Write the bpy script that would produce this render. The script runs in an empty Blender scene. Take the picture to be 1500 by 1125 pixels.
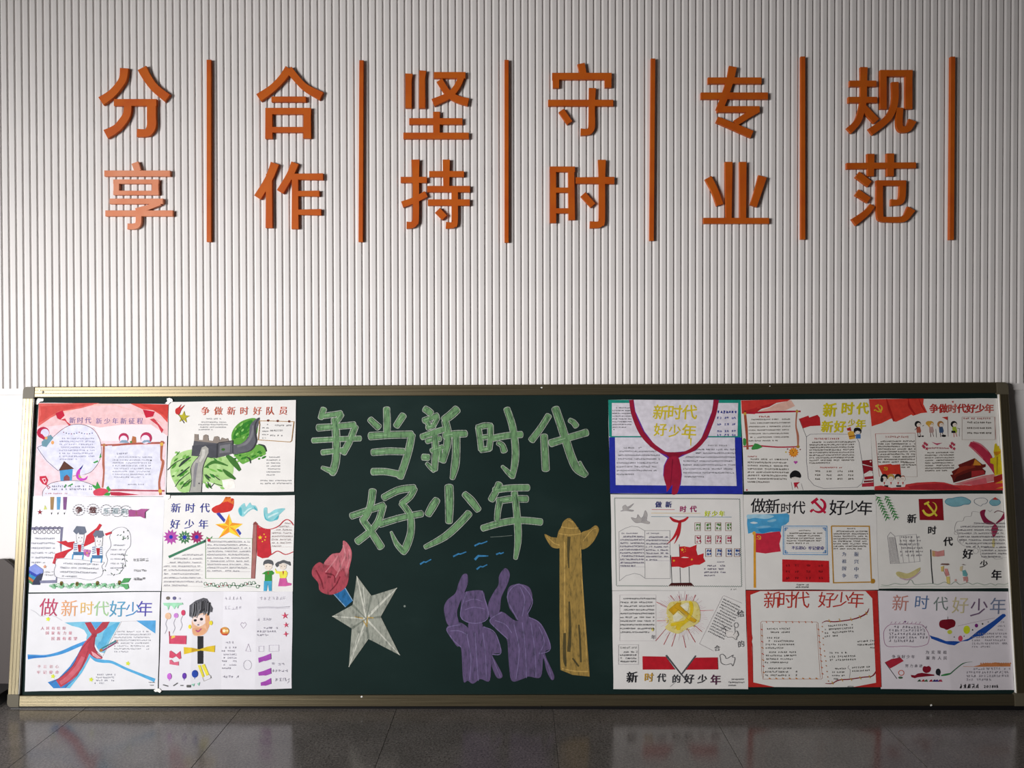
import bpy, bmesh, math, random
from mathutils import Vector, Matrix
from mathutils.geometry import delaunay_2d_cdt, tessellate_polygon
random.seed(7)
SC = bpy.context.scene
COL = SC.collection

# ------------------------------------------------------------------ camera
FPX = 1125.0
CAM_D, CAM_H = 3.153, 1.312
_y, _p, _r = math.radians(.5), math.radians(.65), math.radians(.1)
_fw = Vector((-math.sin(_y)*math.cos(_p), math.cos(_y)*math.cos(_p), -math.sin(_p)))
_rt0 = _fw.cross(Vector((0, 0, 1))).normalized()
_up0 = _rt0.cross(_fw)
_rt = _rt0*math.cos(_r) - _up0*math.sin(_r)
_up = _up0*math.cos(_r) + _rt0*math.sin(_r)
CAM = Vector((0, -CAM_D, CAM_H))
cd = bpy.data.cameras.new('camera')
cam = bpy.data.objects.new('camera', cd)
COL.objects.link(cam)
cd.sensor_fit = 'HORIZONTAL'; cd.sensor_width = 36.0; cd.lens = 36.0*FPX/1500.0
cd.clip_start = 0.05; cd.clip_end = 100
_m = Matrix((_rt, _up, -_fw)).transposed().to_4x4()
_m.translation = CAM
cam.matrix_world = _m
SC.camera = cam

# ------------------------------------------------------------------ light
SC.view_settings.view_transform = 'Standard'
SC.view_settings.look = 'None'
SC.view_settings.exposure = 0.0
SC.view_settings.gamma = 1.0
SC.view_settings.use_curve_mapping = False
w = bpy.data.worlds.new('world'); SC.world = w; w.use_nodes = True
w.node_tree.nodes['Background'].inputs[0].default_value = (1.0, .92, .86, 1)
w.node_tree.nodes['Background'].inputs[1].default_value = 0.028

def area(name, loc, target, sx, sz, power, col, spread=180):
    l = bpy.data.lights.new(name, 'AREA'); l.shape = 'RECTANGLE'
    l.size = sx; l.size_y = sz; l.energy = power; l.color = col; l.spread = math.radians(spread)
    o = bpy.data.objects.new(name, l); COL.objects.link(o)
    o.location = loc
    o.rotation_euler = (Vector(target)-Vector(loc)).to_track_quat('-Z', 'Y').to_euler()
    return o
# daylight coming through the corridor windows far to the left, behind the camera
area('window_daylight', (-5.0, -4.5, 1.6), (-.55, 0, .95), 2.6, 1.3, 63, (1.0, .968, .955), 59)
area('added_low_fill', (-3.1, -3.1, .38), (-1.6, 0, .3), .9, .6, 5, (.84, .92, 1.0), 90)  # low cool fill added to brighten the lower left posters and rail

# ------------------------------------------------------------------ pixel to place
def ray(px, py): return _rt*((px-750)/FPX) + _up*((562.5-py)/FPX) + _fw
def on(px, py, ax, val):
    d = ray(px, py); return CAM + d*((val-CAM[ax])/d[ax])

# ------------------------------------------------------------------ materials
def s2l(c): return c/12.92 if c <= .04045 else ((c+.055)/1.055)**2.4
def hexc(h):
    h = h.lstrip('#')
    if len(h) == 3: h = ''.join(c*2 for c in h)
    return tuple(s2l(int(h[i:i+2], 16)/255) for i in (0, 2, 4)) + (1,)
def newmat(name, col=(.8, .8, .8, 1), rough=.6, metal=0, spec=.5):
    m = bpy.data.materials.new(name); m.use_nodes = True
    b = m.node_tree.nodes['Principled BSDF']
    b.inputs['Base Color'].default_value = col; b.inputs['Roughness'].default_value = rough
    b.inputs['Metallic'].default_value = metal; b.inputs['Specular IOR Level'].default_value = spec
    return m, m.node_tree.nodes, m.node_tree.links, b
def noise(nt, lk, scale, detail=3, vec=None, map_scale=None, coord='Object', rough=.5):
    tc = nt.new('ShaderNodeTexCoord'); n = nt.new('ShaderNodeTexNoise')
    n.inputs['Scale'].default_value = scale; n.inputs['Detail'].default_value = detail
    n.inputs['Roughness'].default_value = rough
    if map_scale:
        mp = nt.new('ShaderNodeMapping'); mp.inputs['Scale'].default_value = map_scale
        lk.new(tc.outputs[coord], mp.inputs[0]); lk.new(mp.outputs[0], n.inputs['Vector'])
    else:
        lk.new(tc.outputs[coord], n.inputs['Vector'])
    return n
def ramp(nt, lk, src, stops):
    r = nt.new('ShaderNodeValToRGB'); e = r.color_ramp.elements
    e[0].position, e[0].color = stops[0]; e[1].position, e[1].color = stops[-1]
    for p, c in stops[1:-1]:
        x = e.new(p); x.color = c
    lk.new(src, r.inputs[0]); return r
def g(v): return (v, v, v, 1)
def mixmul(nt, lk, a, b, fac=1.0, mode='MULTIPLY'):
    m = nt.new('ShaderNodeMix'); m.data_type = 'RGBA'; m.blend_type = mode
    m.inputs[0].default_value = fac
    for i, s in ((6, a), (7, b)):
        if isinstance(s, tuple): m.inputs[i].default_value = s
        else: lk.new(s, m.inputs[i])
    return m
def bump(nt, lk, b, src, strength, dist=.002):
    bp = nt.new('ShaderNodeBump'); bp.inputs['Strength'].default_value = strength
    bp.inputs['Distance'].default_value = dist
    lk.new(src, bp.inputs['Height']); lk.new(bp.outputs[0], b.inputs['Normal'])

M = {}
m, nt, lk, b = newmat('white_fluted_panel', (.79, .77, .755, 1), .55, 0, .35)
n = noise(nt, lk, 3, 3); r = ramp(nt, lk, n.outputs[0], [(.3, g(.95)), (.7, g(1.03))])
mx = mixmul(nt, lk, (.79, .765, .75, 1), r.outputs[0]); lk.new(mx.outputs[2], b.inputs['Base Color'])
n2 = noise(nt, lk, 350, 2); bump(nt, lk, b, n2.outputs[0], .15, .001); M['panel'] = m
m, nt, lk, b = newmat('white_wall_paint', (.80, .785, .775, 1), .7, 0, .3)
n = noise(nt, lk, 120, 3); bump(nt, lk, b, n.outputs[0], .15, .001); M['wall'] = m

def orange(name, base, lo, hi):
    m, nt, lk, b = newmat(name, base, .45, 0, .2)
    n = noise(nt, lk, 9, 4, coord='Object'); r = ramp(nt, lk, n.outputs[0], [(.3, lo), (.72, hi)])
    lk.new(r.outputs[0], b.inputs['Base Color'])
    return m
M['orange'] = orange('orange_paint', (.5, .09, .01, 1), (.49, .082, .009, 1), (.58, .13, .01, 1))
M['pale_orange'] = orange('pale_orange_paint', (.7, .27, .14, 1), (.66, .20, .085, 1), (.74, .31, .18, 1))  # paler, pinker orange mottled by noise

def metal(name, stretch):
    m, nt, lk, b = newmat(name, (.45, .38, .25, 1), .28, .8, .3)
    n = noise(nt, lk, 60, 3, map_scale=stretch)
    r = ramp(nt, lk, n.outputs[0], [(.3, g(.33)), (.7, g(.42))]); lk.new(r.outputs[0], b.inputs['Roughness'])
    r2 = ramp(nt, lk, n.outputs[0], [(.3, (.15, .125, .076, 1)), (.7, (.185, .155, .096, 1))]); lk.new(r2.outputs[0], b.inputs['Base Color'])
    return m
M['gold_h'] = metal('champagne_gold_aluminium_horizontal', (.05, 6, 6))
M['gold_v'] = metal('champagne_gold_aluminium_vertical', (6, .05, 6))
m, nt, lk, b = newmat('taupe_plastic', (.115, .10, .068, 1), .5, 0, .3); M['cap'] = m
m, nt, lk, b = newmat('dark_metal', (.02, .018, .015, 1), .4); M['dark'] = m
m, nt, lk, b = newmat('white_chip', (.85, .84, .80, 1), .5); M['chip'] = m

BOARD = (.0085, .0215, .0195, 1)
m, nt, lk, b = newmat('green_writing_surface', BOARD, .65, 0, .1)
n = noise(nt, lk, 2.2, 5, map_scale=(1, 1.6, 1))
r = ramp(nt, lk, n.outputs[0], [(.3, (.0055, .0155, .014, 1)), (.58, (.0078, .0205, .0185, 1)), (.8, (.015, .031, .028, 1))])
lk.new(r.outputs[0], b.inputs['Base Color']); M['board'] = m

m, nt, lk, b = newmat('poster_paper', (.80, .795, .79, 1), .8, 0, .2)
n = noise(nt, lk, 14, 3); r = ramp(nt, lk, n.outputs[0], [(.3, g(.91)), (.7, g(.97))])
at = nt.new('ShaderNodeObjectInfo')
mx = mixmul(nt, lk, at.outputs['Color'], r.outputs[0]); lk.new(mx.outputs[2], b.inputs['Base Color'])
M['paper'] = m
m, nt, lk, b = newmat('watercolour_and_ink', (.5, .5, .5, 1), .8, 0, .2)
n = noise(nt, lk, 45, 4); r = ramp(nt, lk, n.outputs[0], [(.3, g(.80)), (.7, g(1.0))])
at = nt.new('ShaderNodeVertexColor'); at.layer_name = 'Col'
mx = mixmul(nt, lk, at.outputs[0], r.outputs[0]); lk.new(mx.outputs[2], b.inputs['Base Color'])
M['ink'] = m
m, nt, lk, b = newmat('chalk', (.5, .5, .5, 1), .95, 0, .05)
n = noise(nt, lk, 60, 4, map_scale=(1.5, .45, 1), rough=.65); r = ramp(nt, lk, n.outputs[0], [(.28, g(.35)), (.46, g(.8)), (.62, g(1))])
at = nt.new('ShaderNodeVertexColor'); at.layer_name = 'Col'
mx = nt.new('ShaderNodeMix'); mx.data_type = 'RGBA'
lk.new(r.outputs[0], mx.inputs[0]); mx.inputs[6].default_value = BOARD; lk.new(at.outputs[0], mx.inputs[7])
lk.new(mx.outputs[2], b.inputs['Base Color']); M['chalk'] = m

m, nt, lk, b = newmat('grey_granite_tile', (.2, .2, .2, 1), .16, 0, .5)
n1 = noise(nt, lk, 130, 6, rough=.75); n2 = noise(nt, lk, 7, 4)
vo = nt.new('ShaderNodeTexVoronoi'); vo.inputs['Scale'].default_value = 260
tc = nt.new('ShaderNodeTexCoord'); lk.new(tc.outputs['Object'], vo.inputs['Vector'])
r1 = ramp(nt, lk, n1.outputs[0], [(.33, (.060, .055, .052, 1)), (.5, (.135, .126, .118, 1)), (.66, (.22, .205, .19, 1))])
r2 = ramp(nt, lk, n2.outputs[0], [(.3, (.85, .83, .82, 1)), (.7, (1.15, 1.12, 1.12, 1))])
mx = mixmul(nt, lk, r1.outputs[0], r2.outputs[0])
rv = ramp(nt, lk, vo.outputs['Color'], [(.10, g(.45)), (.2, g(1)), (.88, g(1)), (.97, g(1.7))])
mx2 = mixmul(nt, lk, mx.outputs[2], rv.outputs[0]); lk.new(mx2.outputs[2], b.inputs['Base Color'])
r3 = ramp(nt, lk, n1.outputs[0], [(.3, g(.13)), (.7, g(.22))]); lk.new(r3.outputs[0], b.inputs['Roughness'])
M['granite'] = m
m, nt, lk, b = newmat('floor_grout', (.03, .028, .026, 1), .9); M['grout'] = m
m, nt, lk, b = newmat('black_skirting_stone', (.008, .008, .009, 1), .3); M['black'] = m
m, nt, lk, b = newmat('taupe_laminate', (.085, .073, .069, 1), .6, 0, .25); M['taupe'] = m
m, nt, lk, b = newmat('ceiling_paint', (.35, .34, .33, 1), .8); M['ceiling'] = m

# ------------------------------------------------------------------ object helpers
def link(name, me, parent=None, mat=None):
    o = bpy.data.objects.new(name, me); COL.objects.link(o)
    if parent is not None: o.parent = parent
    if mat is not None and me is not None and not me.materials: me.materials.append(mat)
    return o
def tag(o, label=None, cat=None, group=None, kind=None):
    if label: o['label'] = label
    if cat: o['category'] = cat
    if group: o['group'] = group
    if kind: o['kind'] = kind
    return o
def meshof(name, bm):
    me = bpy.data.meshes.new(name); bm.to_mesh(me); bm.free(); return me
def box(bm, x0, x1, y0, y1, z0, z1):
    v = [bm.verts.new((x, y, z)) for x in (x0, x1) for y in (y0, y1) for z in (z0, z1)]
    for f in ((0, 1, 3, 2), (4, 6, 7, 5), (0, 4, 5, 1), (2, 3, 7, 6), (0, 2, 6, 4), (1, 5, 7, 3)):
        bm.faces.new([v[i] for i in f])
    return v
def box_obj(name, x0, x1, y0, y1, z0, z1, mat, parent=None, bevel=0):
    bm = bmesh.new(); box(bm, x0, x1, y0, y1, z0, z1)
    bmesh.ops.recalc_face_normals(bm, faces=bm.faces[:])
    if bevel: bmesh.ops.bevel(bm, geom=bm.edges[:], offset=bevel, segments=2, affect='EDGES')
    return link(name, meshof(name, bm), parent, mat)

# ------------------------------------------------------------------ the setting
XL, XR, ZT, YF = -3.6, 3.6, 3.25, -5.0
X0 = on(4.2, 527, 1, 0).x; X1 = on(1404.1, 527, 1, 0).x
PITCH = (X1-X0)/132
ZS = on(750, 565.5, 1, 0).z          # lower end of the flutes
ZR = on(750, 574.8, 1, 0).z          # lower edge of the plain rail
_a, _b = on(20, 579, 1, 0), on(1490, 571.5, 1, 0)
TILT = (_b.z-_a.z)/(_b.x-_a.x)       # lower edge of the panelling tilted to fit image pixels, rising to the right
wall = box_obj('wall_back', XL, XR, .012, .20, 0, ZT, M['wall']); tag(wall, kind='structure')
bm = bmesh.new()                      # one slat: flat face, steep sides that form a V groove
hw, cv, dp = PITCH/2, .0047, .0075
prof = [(-hw, .0115), (-hw, dp), (-hw+.0008, dp), (-hw+.0020, .0034), (-hw+.0085, .0003), (-hw+.0095, 0), (hw-cv+.0002, 0), (hw-cv+.001, .0006), (hw-.0012, dp), (hw, dp), (hw, .0115)]
lo = [bm.verts.new((x, y, ZS)) for x, y in prof]; hi = [bm.verts.new((x, y, ZT-.02)) for x, y in prof]
for i in range(len(prof)-1): bm.faces.new((lo[i], lo[i+1], hi[i+1], hi[i]))
bm.faces.new(lo[::-1]); bm.faces.new(hi)
bmesh.ops.recalc_face_normals(bm, faces=bm.faces[:])
slat_me = meshof('slat', bm); slat_me.materials.append(M['panel'])
k0 = math.ceil((XL-X0)/PITCH); k1 = math.floor((XR-X0)/PITCH)
for k in range(k0, k1):
    o = link('slat', slat_me, wall); o.location = (X0+(k+.5)*PITCH, 0, TILT*(X0+(k+.5)*PITCH))
trim = box_obj('trim_1', XL, XR, 0.0005, .0118, ZR, ZS, M['panel'], bevel=.0008); tag(trim, kind='structure')
for v in trim.data.vertices: v.co.z += TILT*v.co.x
tag(box_obj('baseboard_back', XL, XR, .0, .0118, 0, .03, M['black']), kind='structure')

fl = box_obj('floor', XL, XR, YF, .2, -.06, -.0075, M['grout']); tag(fl, kind='structure')
TX = (on(1291, 1058, 2, 0).x - on(352, 1040, 2, 0).x)/4
T0 = on(810, 1038, 2, 0).x
bm = bmesh.new(); box(bm, -TX/2+.0008, TX/2-.0008, -TX/2+.0008, TX/2-.0008, -.009, 0)
bmesh.ops.recalc_face_normals(bm, faces=bm.faces[:])
bmesh.ops.bevel(bm, geom=[e for e in bm.edges if all(v.co.z > -.001 for v in e.verts)], offset=.0006, segments=1, affect='EDGES')
tiles = []
base_me = meshof('tile', bm); base_me.materials.append(M['granite'])
for i in range(-6, 5):
    for j in range(0, 8):
        # each tile carries its own piece of the pattern, so its mesh is a copy moved inside its object
        me = base_me
        o = link('tile', me, fl)
        o.location = (T0+(i+.5)*TX, -.085-(j+.5)*TX, 0)
        o.rotation_euler.z = (math.pi/2)*((i*3+j*5) % 4)
# strip between the back row and the wall
box_obj('tile', T0-6*TX, T0+5*TX, -.083, -.0005, -.009, -.0004, M['granite'], fl)
tag(box_obj('ceiling', XL, XR, YF, .2, ZT, ZT+.1, M['ceiling']), kind='structure')

# ------------------------------------------------------------------ raised characters and dividers
def stroke_poly(pts):
    """centre line points (x, y, width) -> closed outline with mitred bends"""
    P = [Vector(p[:2]) for p in pts]; W = [p[2]/2 for p in pts]
    n = len(P); Lf = []; Rt = []
    for i in range(n):
        if i == 0: d = (P[1]-P[0]).normalized(); nn = Vector((-d.y, d.x)); s = 1
        elif i == n-1: d = (P[-1]-P[-2]).normalized(); nn = Vector((-d.y, d.x)); s = 1
        else:
            a = (P[i]-P[i-1]).normalized(); c = (P[i+1]-P[i]).normalized()
            d = (a+c)
            d = d.normalized() if d.length > 1e-5 else a
            nn = Vector((-d.y, d.x)); s = 1/max(.5, nn.dot(Vector((-a.y, a.x))))
        Lf.append(P[i]+nn*W[i]*s); Rt.append(P[i]-nn*W[i]*s)
    return Lf + Rt[::-1]
def parse(s): return [tuple(float(v) for v in t.split(',')) for t in s.split()]
def spline(pts, closed=False, k=5):
    n = len(pts)
    if n < 3: return [tuple(p) for p in pts]
    out = []
    rng = range(n) if closed else range(n-1)
    for i in rng:
        if closed: a, b_, c, d = pts[i-1], pts[i], pts[(i+1) % n], pts[(i+2) % n]
        else: a, b_, c, d = pts[max(i-1, 0)], pts[i], pts[i+1], pts[min(i+2, n-1)]
        for s in range(k):
            t = s/k
            out.append(tuple(.5*((2*q)+(-p_+r_)*t+(2*p_-5*q+4*r_-u)*t*t+(-p_+3*q-3*r_+u)*t**3) for p_, q, r_, u in zip(a, b_, c, d)))
    if not closed: out.append(tuple(pts[-1]))
    return out
def area2(p): return sum(p[i-1][0]*p[i][1]-p[i][0]*p[i-1][1] for i in range(len(p)))
def union_solids(polys, y_front, y_back, bevel=.0009):
    """union of 2D polygons given as world (x, z) -> list of bmeshes, one per separate island"""
    verts, edges, faces = [], [], []
    for p in polys:
        if area2(p) < 0: p = p[::-1]
        i0 = len(verts); verts += [Vector(q) for q in p]
        faces.append(list(range(i0, i0+len(p))))
    vo_, eo, fo, ov, oe, of = delaunay_2d_cdt(verts, [], faces, 0, 1e-6)
    tris = [f for f, src in zip(fo, of) if src]
    bm = bmesh.new(); vm = {}
    for f in tris:
        vs = []
        for i in f:
            if i not in vm: vm[i] = bm.verts.new((vo_[i].x, y_front, vo_[i].y))
            vs.append(vm[i])
        try: bm.faces.new(vs)
        except ValueError: pass
    bmesh.ops.remove_doubles(bm, verts=bm.verts[:], dist=1e-5)
    seen = set(); out = []
    bm.faces.ensure_lookup_table()
    for f in bm.faces:
        if f.index in seen: continue
        st = [f]; seen.add(f.index); isl = []
        while st:
            q = st.pop(); isl.append(q)
            for e in q.edges:
                for h in e.link_faces:
                    if h.index not in seen: seen.add(h.index); st.append(h)
        nb = bmesh.new(); mp = {}
        for q in isl:
            vs = []
            for v in q.verts:
                if v.index not in mp: mp[v.index] = nb.verts.new(v.co)
                vs.append(mp[v.index])
            nb.faces.new(vs)
        for q in nb.faces:
            q.normal_update()
            if q.normal.y > 0: q.normal_flip()
        area_ = sum(q.calc_area() for q in nb.faces)
        if area_ < 2e-5: nb.free(); continue
        bmesh.ops.dissolve_limit(nb, angle_limit=math.radians(.5), verts=nb.verts[:], edges=nb.edges[:])
        front = nb.faces[:]
        rim = [e for e in nb.edges if len(e.link_faces) == 1]
        ret = bmesh.ops.extrude_edge_only(nb, edges=rim)
        for gq in ret['geom']:
            if isinstance(gq, bmesh.types.BMVert): gq.co.y = y_back
        bmesh.ops.recalc_face_normals(nb, faces=nb.faces[:])
        if sum(q.normal.y*q.calc_area() for q in nb.faces) > 0:
            bmesh.ops.reverse_faces(nb, faces=nb.faces[:])
        if bevel:
            fe = [e for e in nb.edges if abs(e.verts[0].co.y-y_front) < 1e-6 and abs(e.verts[1].co.y-y_front) < 1e-6 and len(e.link_faces) == 2 and any(abs(q.normal.y) < .5 for q in e.link_faces)]
            bmesh.ops.bevel(nb, geom=fe, offset=bevel, segments=1, affect='EDGES', clamp_overlap=True)
        out.append(nb)
    bm.free()
    return out
TH = .0145                            # thickness of the raised characters
CH = [  # (origin, label, material, strokes in crop units of 1/3.409 px); '~' = rounded stroke
 ((120, 60), 'large orange raised 3D character 分 at the upper left, topmost of the first pair', 'orange', [
  '~214,138,46 208,190,42 182,232,42 146,270,44 98,303,50', '~302,137,50 330,188,46 368,238,44 430,288,48',
  '163,309,36 375,309,36', '~350,295,46 350,380,48 350,425,48 338,452,44 322,461,40 278,461,42', '~232,310,40 228,365,40 205,405,42 172,440,42 122,468,50']),
 ((120, 60), 'paler salmon-orange raised 3D character 享 below 分 at the upper left', 'pale_orange', [
  '267,609,38 283,652,36', '115,663,32 443,663,32', '160,704,24 386,704,24', '160,760,24 386,760,24', '175,694,30 175,771,30', '369,694,34 369,771,34',
  '142,802,30 408,802,30', '393,808,30 335,832,28 272,850,30', '120,862,32 457,862,32', '~286,842,32 286,895,32 281,918,32 262,927,32 230,927,32']),
 ((120, 60), 'orange raised 3D character 合 with a roof shape, top of the second pair from the left', 'orange', [
  '~1036,138,42 1000,190,40 950,240,40 884,286,46', '~1034,142,40 1075,192,38 1120,236,38 1198,278,46', '948,293,30 1120,293,30',
  '918,352,34 1145,352,34', '935,340,36 935,490,38', '1126,340,38 1126,488,40', '930,445,30 1130,445,30']),
 ((120, 60), 'orange raised 3D character 作 below 合, second column from the left', 'orange', [
  '~965,612,44 935,690,40 878,783,40', '936,665,32 936,935,36', '~1066,610,42 1040,672,38 991,755,40', '1045,679,32 1206,679,36', '1066,670,34 1066,940,38', '1066,763,28 1187,763,32', '1066,856,28 1196,856,34']),
 ((560, 60), 'orange raised 3D character 坚 top of the third column from the left', 'orange', [
  '134,165,40 132,200,34 132,337,34', '203,150,38 200,190,32 200,338,34', '258,173,34 416,173,34', '~400,165,34 378,222,34 336,272,36 254,310,42', '~286,198,36 328,262,36 376,292,38 430,307,42',
  '272,355,36 272,475,34', '135,403,34 401,403,34', '106,475,34 433,475,34']),
 ((560, 60), 'orange raised 3D character 持 below 坚, with three crossbars at its right', 'orange', [
  '~166,594,42 168,700,34 168,880,34 162,908,34 148,920,34 122,921,38', '93,695,32 223,695,32', '~100,818,34 160,796,32 220,765,34', '320,594,38 320,741,32', '235,666,32 408,666,32', '225,741,34 438,741,34',
  '228,808,34 437,808,34', '~362,745,34 362,895,34 357,915,32 345,922,32 318,921,36', '276,847,38 312,884,36']),
 ((560, 60), 'orange raised 3D character 守 under a small roof, top of the fourth column from the left', 'orange', [
  '992,115,40 1003,165,36', '848,178,36 1145,178,36', '867,165,36 867,237,34', '1127,165,36 1127,235,36', '828,311,34 1153,311,34', '~1049,237,38 1046,330,34 1046,420,36 1040,445,36 1025,456,34 990,456,38', '893,349,34 936,411,34']),
 ((560, 60), 'orange raised 3D character 时 below 守, a ladder-like box beside a hooked stroke', 'orange', [
  '837,642,30 962,642,30', '853,630,32 853,910,34', '943,630,34 946,895,36', '860,746,28 935,746,28', '860,849,28 935,849,28', '965,698,34 1158,698,38', '~1096,595,42 1096,700,34 1096,885,34 1090,910,34 1075,919,34 1036,919,38', '1002,767,36 1052,823,34']),
 ((1000, 60), 'orange raised 3D character 专 top of the fifth column from the left', 'orange', [
  '250,130,42 236,200,38 205,290,38 180,350,36', '125,200,34 392,200,34', '90,276,36 424,276,36', '170,343,34 383,343,34', '372,345,34 318,376,34 262,412,34', '170,394,34 345,468,40']),
 ((1000, 60), 'orange raised 3D character 业 below 专, upright strokes on a long base bar', 'orange', [
  '229,605,40 229,895,32', '300,605,38 300,895,34', '~126,684,40 160,750,38 185,820,38', '~398,677,46 375,755,40 352,825,38', '103,899,32 430,899,32']),
 ((1000, 60), 'orange raised 3D character 规 top of the rightmost column of characters', 'orange', [
  '~903,133,38 902,200,34 900,300,34 888,360,34 868,410,34 828,450,38', '832,215,32 964,215,32', '825,296,32 968,296,32', '898,330,34 965,402,36', '1000,147,34 1000,342,34', '985,163,34 1145,163,34', '1127,147,36 1127,342,36',
  '~1058,207,36 1057,310,34 1022,388,36 935,456,40', '~1083,335,34 1079,405,34 1084,435,34 1100,444,34 1122,440,34 1134,425,34 1146,398,42']),
 ((1000, 60), 'orange raised 3D character 范 below 规, lowest of the rightmost column', 'orange', [
  '817,626,34 1163,622,32', '937,565,40 937,677,34', '1035,563,40 1035,677,36', '870,668,38 932,716,36', '868,757,38 928,797,34', '~946,822,30 915,860,34 852,907,42', '965,711,30 1113,711,30', '~1097,700,34 1095,770,34 1088,798,34 1070,808,32 1038,808,36',
  '~983,697,32 981,780,34 983,870,34 992,890,30 1020,893,30 1085,893,32 1108,885,34 1122,868,36 1140,838,46'])]
for (ox, oy), lab, mt, strokes in CH:
    polys = []
    for s in strokes:
        sm = s[0] == '~'
        pts = parse(s.lstrip('~'))
        if sm: pts = spline(pts, k=4)
        pl = []
        for x, y in stroke_poly([(x, y, w_-2.5) for x, y, w_ in pts]):
            q = on(ox+x/3.409, oy+y/3.409, 1, -TH*.6); pl.append((q.x, q.z))
        polys.append(pl)
    allp = [q for p in polys for q in p]
    cx = (min(q[0] for q in allp)+max(q[0] for q in allp))/2; z0 = min(q[1] for q in allp)
    polys = [[(x-cx, z-z0) for x, z in p] for p in polys]
    parts = union_solids(polys, -TH, 0)
    grp = 'raised orange characters on the fluted wall'
    if len(parts) == 1:
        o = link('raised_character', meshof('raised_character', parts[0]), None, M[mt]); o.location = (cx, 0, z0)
        tag(o, lab, 'character', grp)
    else:
        r_ = link('raised_character', None); r_.location = (cx, 0, z0); tag(r_, lab, 'character', grp)
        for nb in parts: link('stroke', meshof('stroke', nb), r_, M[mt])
DIV = [((302.6, 87.3), (302.6, 354.2), 6.6, 'leftmost of the six orange vertical divider bars, right of the first pair of characters'),
       ((526.2, 88), (525.0, 354.3), 6.4, 'second orange divider bar from the left, between the second and third columns of characters'),
       ((739.0, 87.5), (739.0, 355.2), 6.2, 'third orange divider bar, near the middle of the wall'),
       ((953.6, 85.5), (951.4, 352.6), 6.5, 'fourth orange divider bar, between 守 and 专'),
       ((1173.2, 82.5), (1173.2, 350.6), 6.6, 'fifth orange divider bar, between 专 and 规'),
       ((1393.0, 82.7), (1391.0, 351.2), 6.6, 'rightmost orange vertical divider bar, by the right edge of the photo')]
for (xt, yt), (xb, yb), wd, lab in DIV:
    a, c = on(xt, yt, 1, -TH), on(xt+wd, yt, 1, -TH); d, e = on(xb, yb, 1, -TH), on(xb+wd, yb, 1, -TH)
    bm = bmesh.new(); ox_, oz_ = (d.x+e.x)/2, d.z
    f = bm.faces.new([bm.verts.new((q.x-ox_, -TH, q.z-oz_)) for q in (a, c, e, d)])
    ret = bmesh.ops.extrude_face_region(bm, geom=[f])
    for v in ret['geom']:
        if isinstance(v, bmesh.types.BMVert): v.co.y = 0
    bmesh.ops.recalc_face_normals(bm, faces=bm.faces[:])
    bmesh.ops.bevel(bm, geom=[e_ for e_ in bm.edges if e_.verts[0].co.y < -.01 and e_.verts[1].co.y < -.01], offset=.0009, segments=1, affect='EDGES')
    o = link('divider_bar', meshof('divider_bar', bm), None, M['orange']); o.location = (ox_, 0, oz_)
    tag(o, lab, 'bar', 'orange divider bars between the characters')

# ------------------------------------------------------------------ the leaning blackboard
YB_ = -.153
BL = on(8, 1037.0, 1, YB_); BR = on(1507, 1036.2, 1, YB_)
TL = on(36, 567, 1, -.030); TR = on(1475, 559.5, 1, -.030)
u_ = ((BR-BL).normalized()+(TR-TL).normalized()).normalized(); v_ = ((TL+TR)/2-(BL+BR)/2).normalized()
SHEAR = u_.dot(v_)                    # slight shear added so the frame corners fit their image pixels
v_ = (v_-u_*SHEAR).normalized(); n_ = u_.cross(v_)
if n_.y > 0: n_ = -n_
# right-handed frame: x=u, y=v, z=n
BW = ((BR-BL).length + (TR-TL).length)/2
BH = (((TL+TR)/2-(BL+BR)/2)).length
mid_ = (BL+BR+TL+TR)/4
orig = mid_ - u_*BW/2 - v_*((TL+TR)/2-(BL+BR)/2).length/2
if orig.z < .0006: orig.z = .0006
GAP = .004
FR_D = .012                          # how far the frame stands proud of the green surface
org = orig + v_*GAP - n_*FR_D        # surface plane origin (z=0 is the green surface)
BM_ = Matrix((u_, v_, n_)).transposed().to_4x4(); BM_.translation = org
BI = BM_.inverted()
BH -= GAP
def P2B(px, py, z=0.0):
    d = ray(px, py); o_ = org + n_*z
    t = (o_-CAM).dot(n_)/d.dot(n_); q = BI @ (CAM+d*t); return q.x, q.y
board = link('blackboard', None); board.matrix_world = BM_
tag(board, 'long dark green blackboard in a gold metal frame leaning against the wall', 'blackboard')
FW = .0435
FWR = .0385                          # the right upright is made slimmer to fit the image pixels
def inner_right(y): return BW-FWR+SHEAR*(y-BH/2)-.0015
def child(name, bm, mat, smooth=False):
    if name in ('writing_surface', 'frame_rail', 'corner_cap', 'foot'):
        for v in bm.verts: v.co.x += SHEAR*(v.co.y-BH/2)
    me = meshof(name, bm); o = link(name, me, board, mat)
    return o
bm = bmesh.new(); box(bm, .015, BW-.015, .015, BH-.015, -.015, 0); bmesh.ops.recalc_face_normals(bm, faces=bm.faces[:])
surface = child('writing_surface', bm, M['board']); surface['label'] = 'dark green writing surface with faint chalk dust'
def rail(length, fw=1.0):
    prof = [(0, -.016), (0, .0095), (.003, FR_D), (.0135, FR_D+.0002), (.0145, FR_D-.0001), (.0155, FR_D+.0002), (.0275, FR_D+.0002), (.0285, FR_D-.0001), (.0295, FR_D+.0002), (.041, FR_D), (FW, .0105), (FW, .0002), (FW-.01, .0002), (FW-.01, -.016)]
    prof = [(y*fw, z) for y, z in prof]
    bm = bmesh.new()
    a = [bm.verts.new((0, y, z)) for y, z in prof]; c = [bm.verts.new((length, y, z)) for y, z in prof]
    for i in range(len(prof)): bm.faces.new((a[i], c[i], c[(i+1) % len(prof)], a[(i+1) % len(prof)]))
    bm.faces.new(a[::-1]); bm.faces.new(c); bmesh.ops.recalc_face_normals(bm, faces=bm.faces[:])
    return bm
CP = .049
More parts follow.
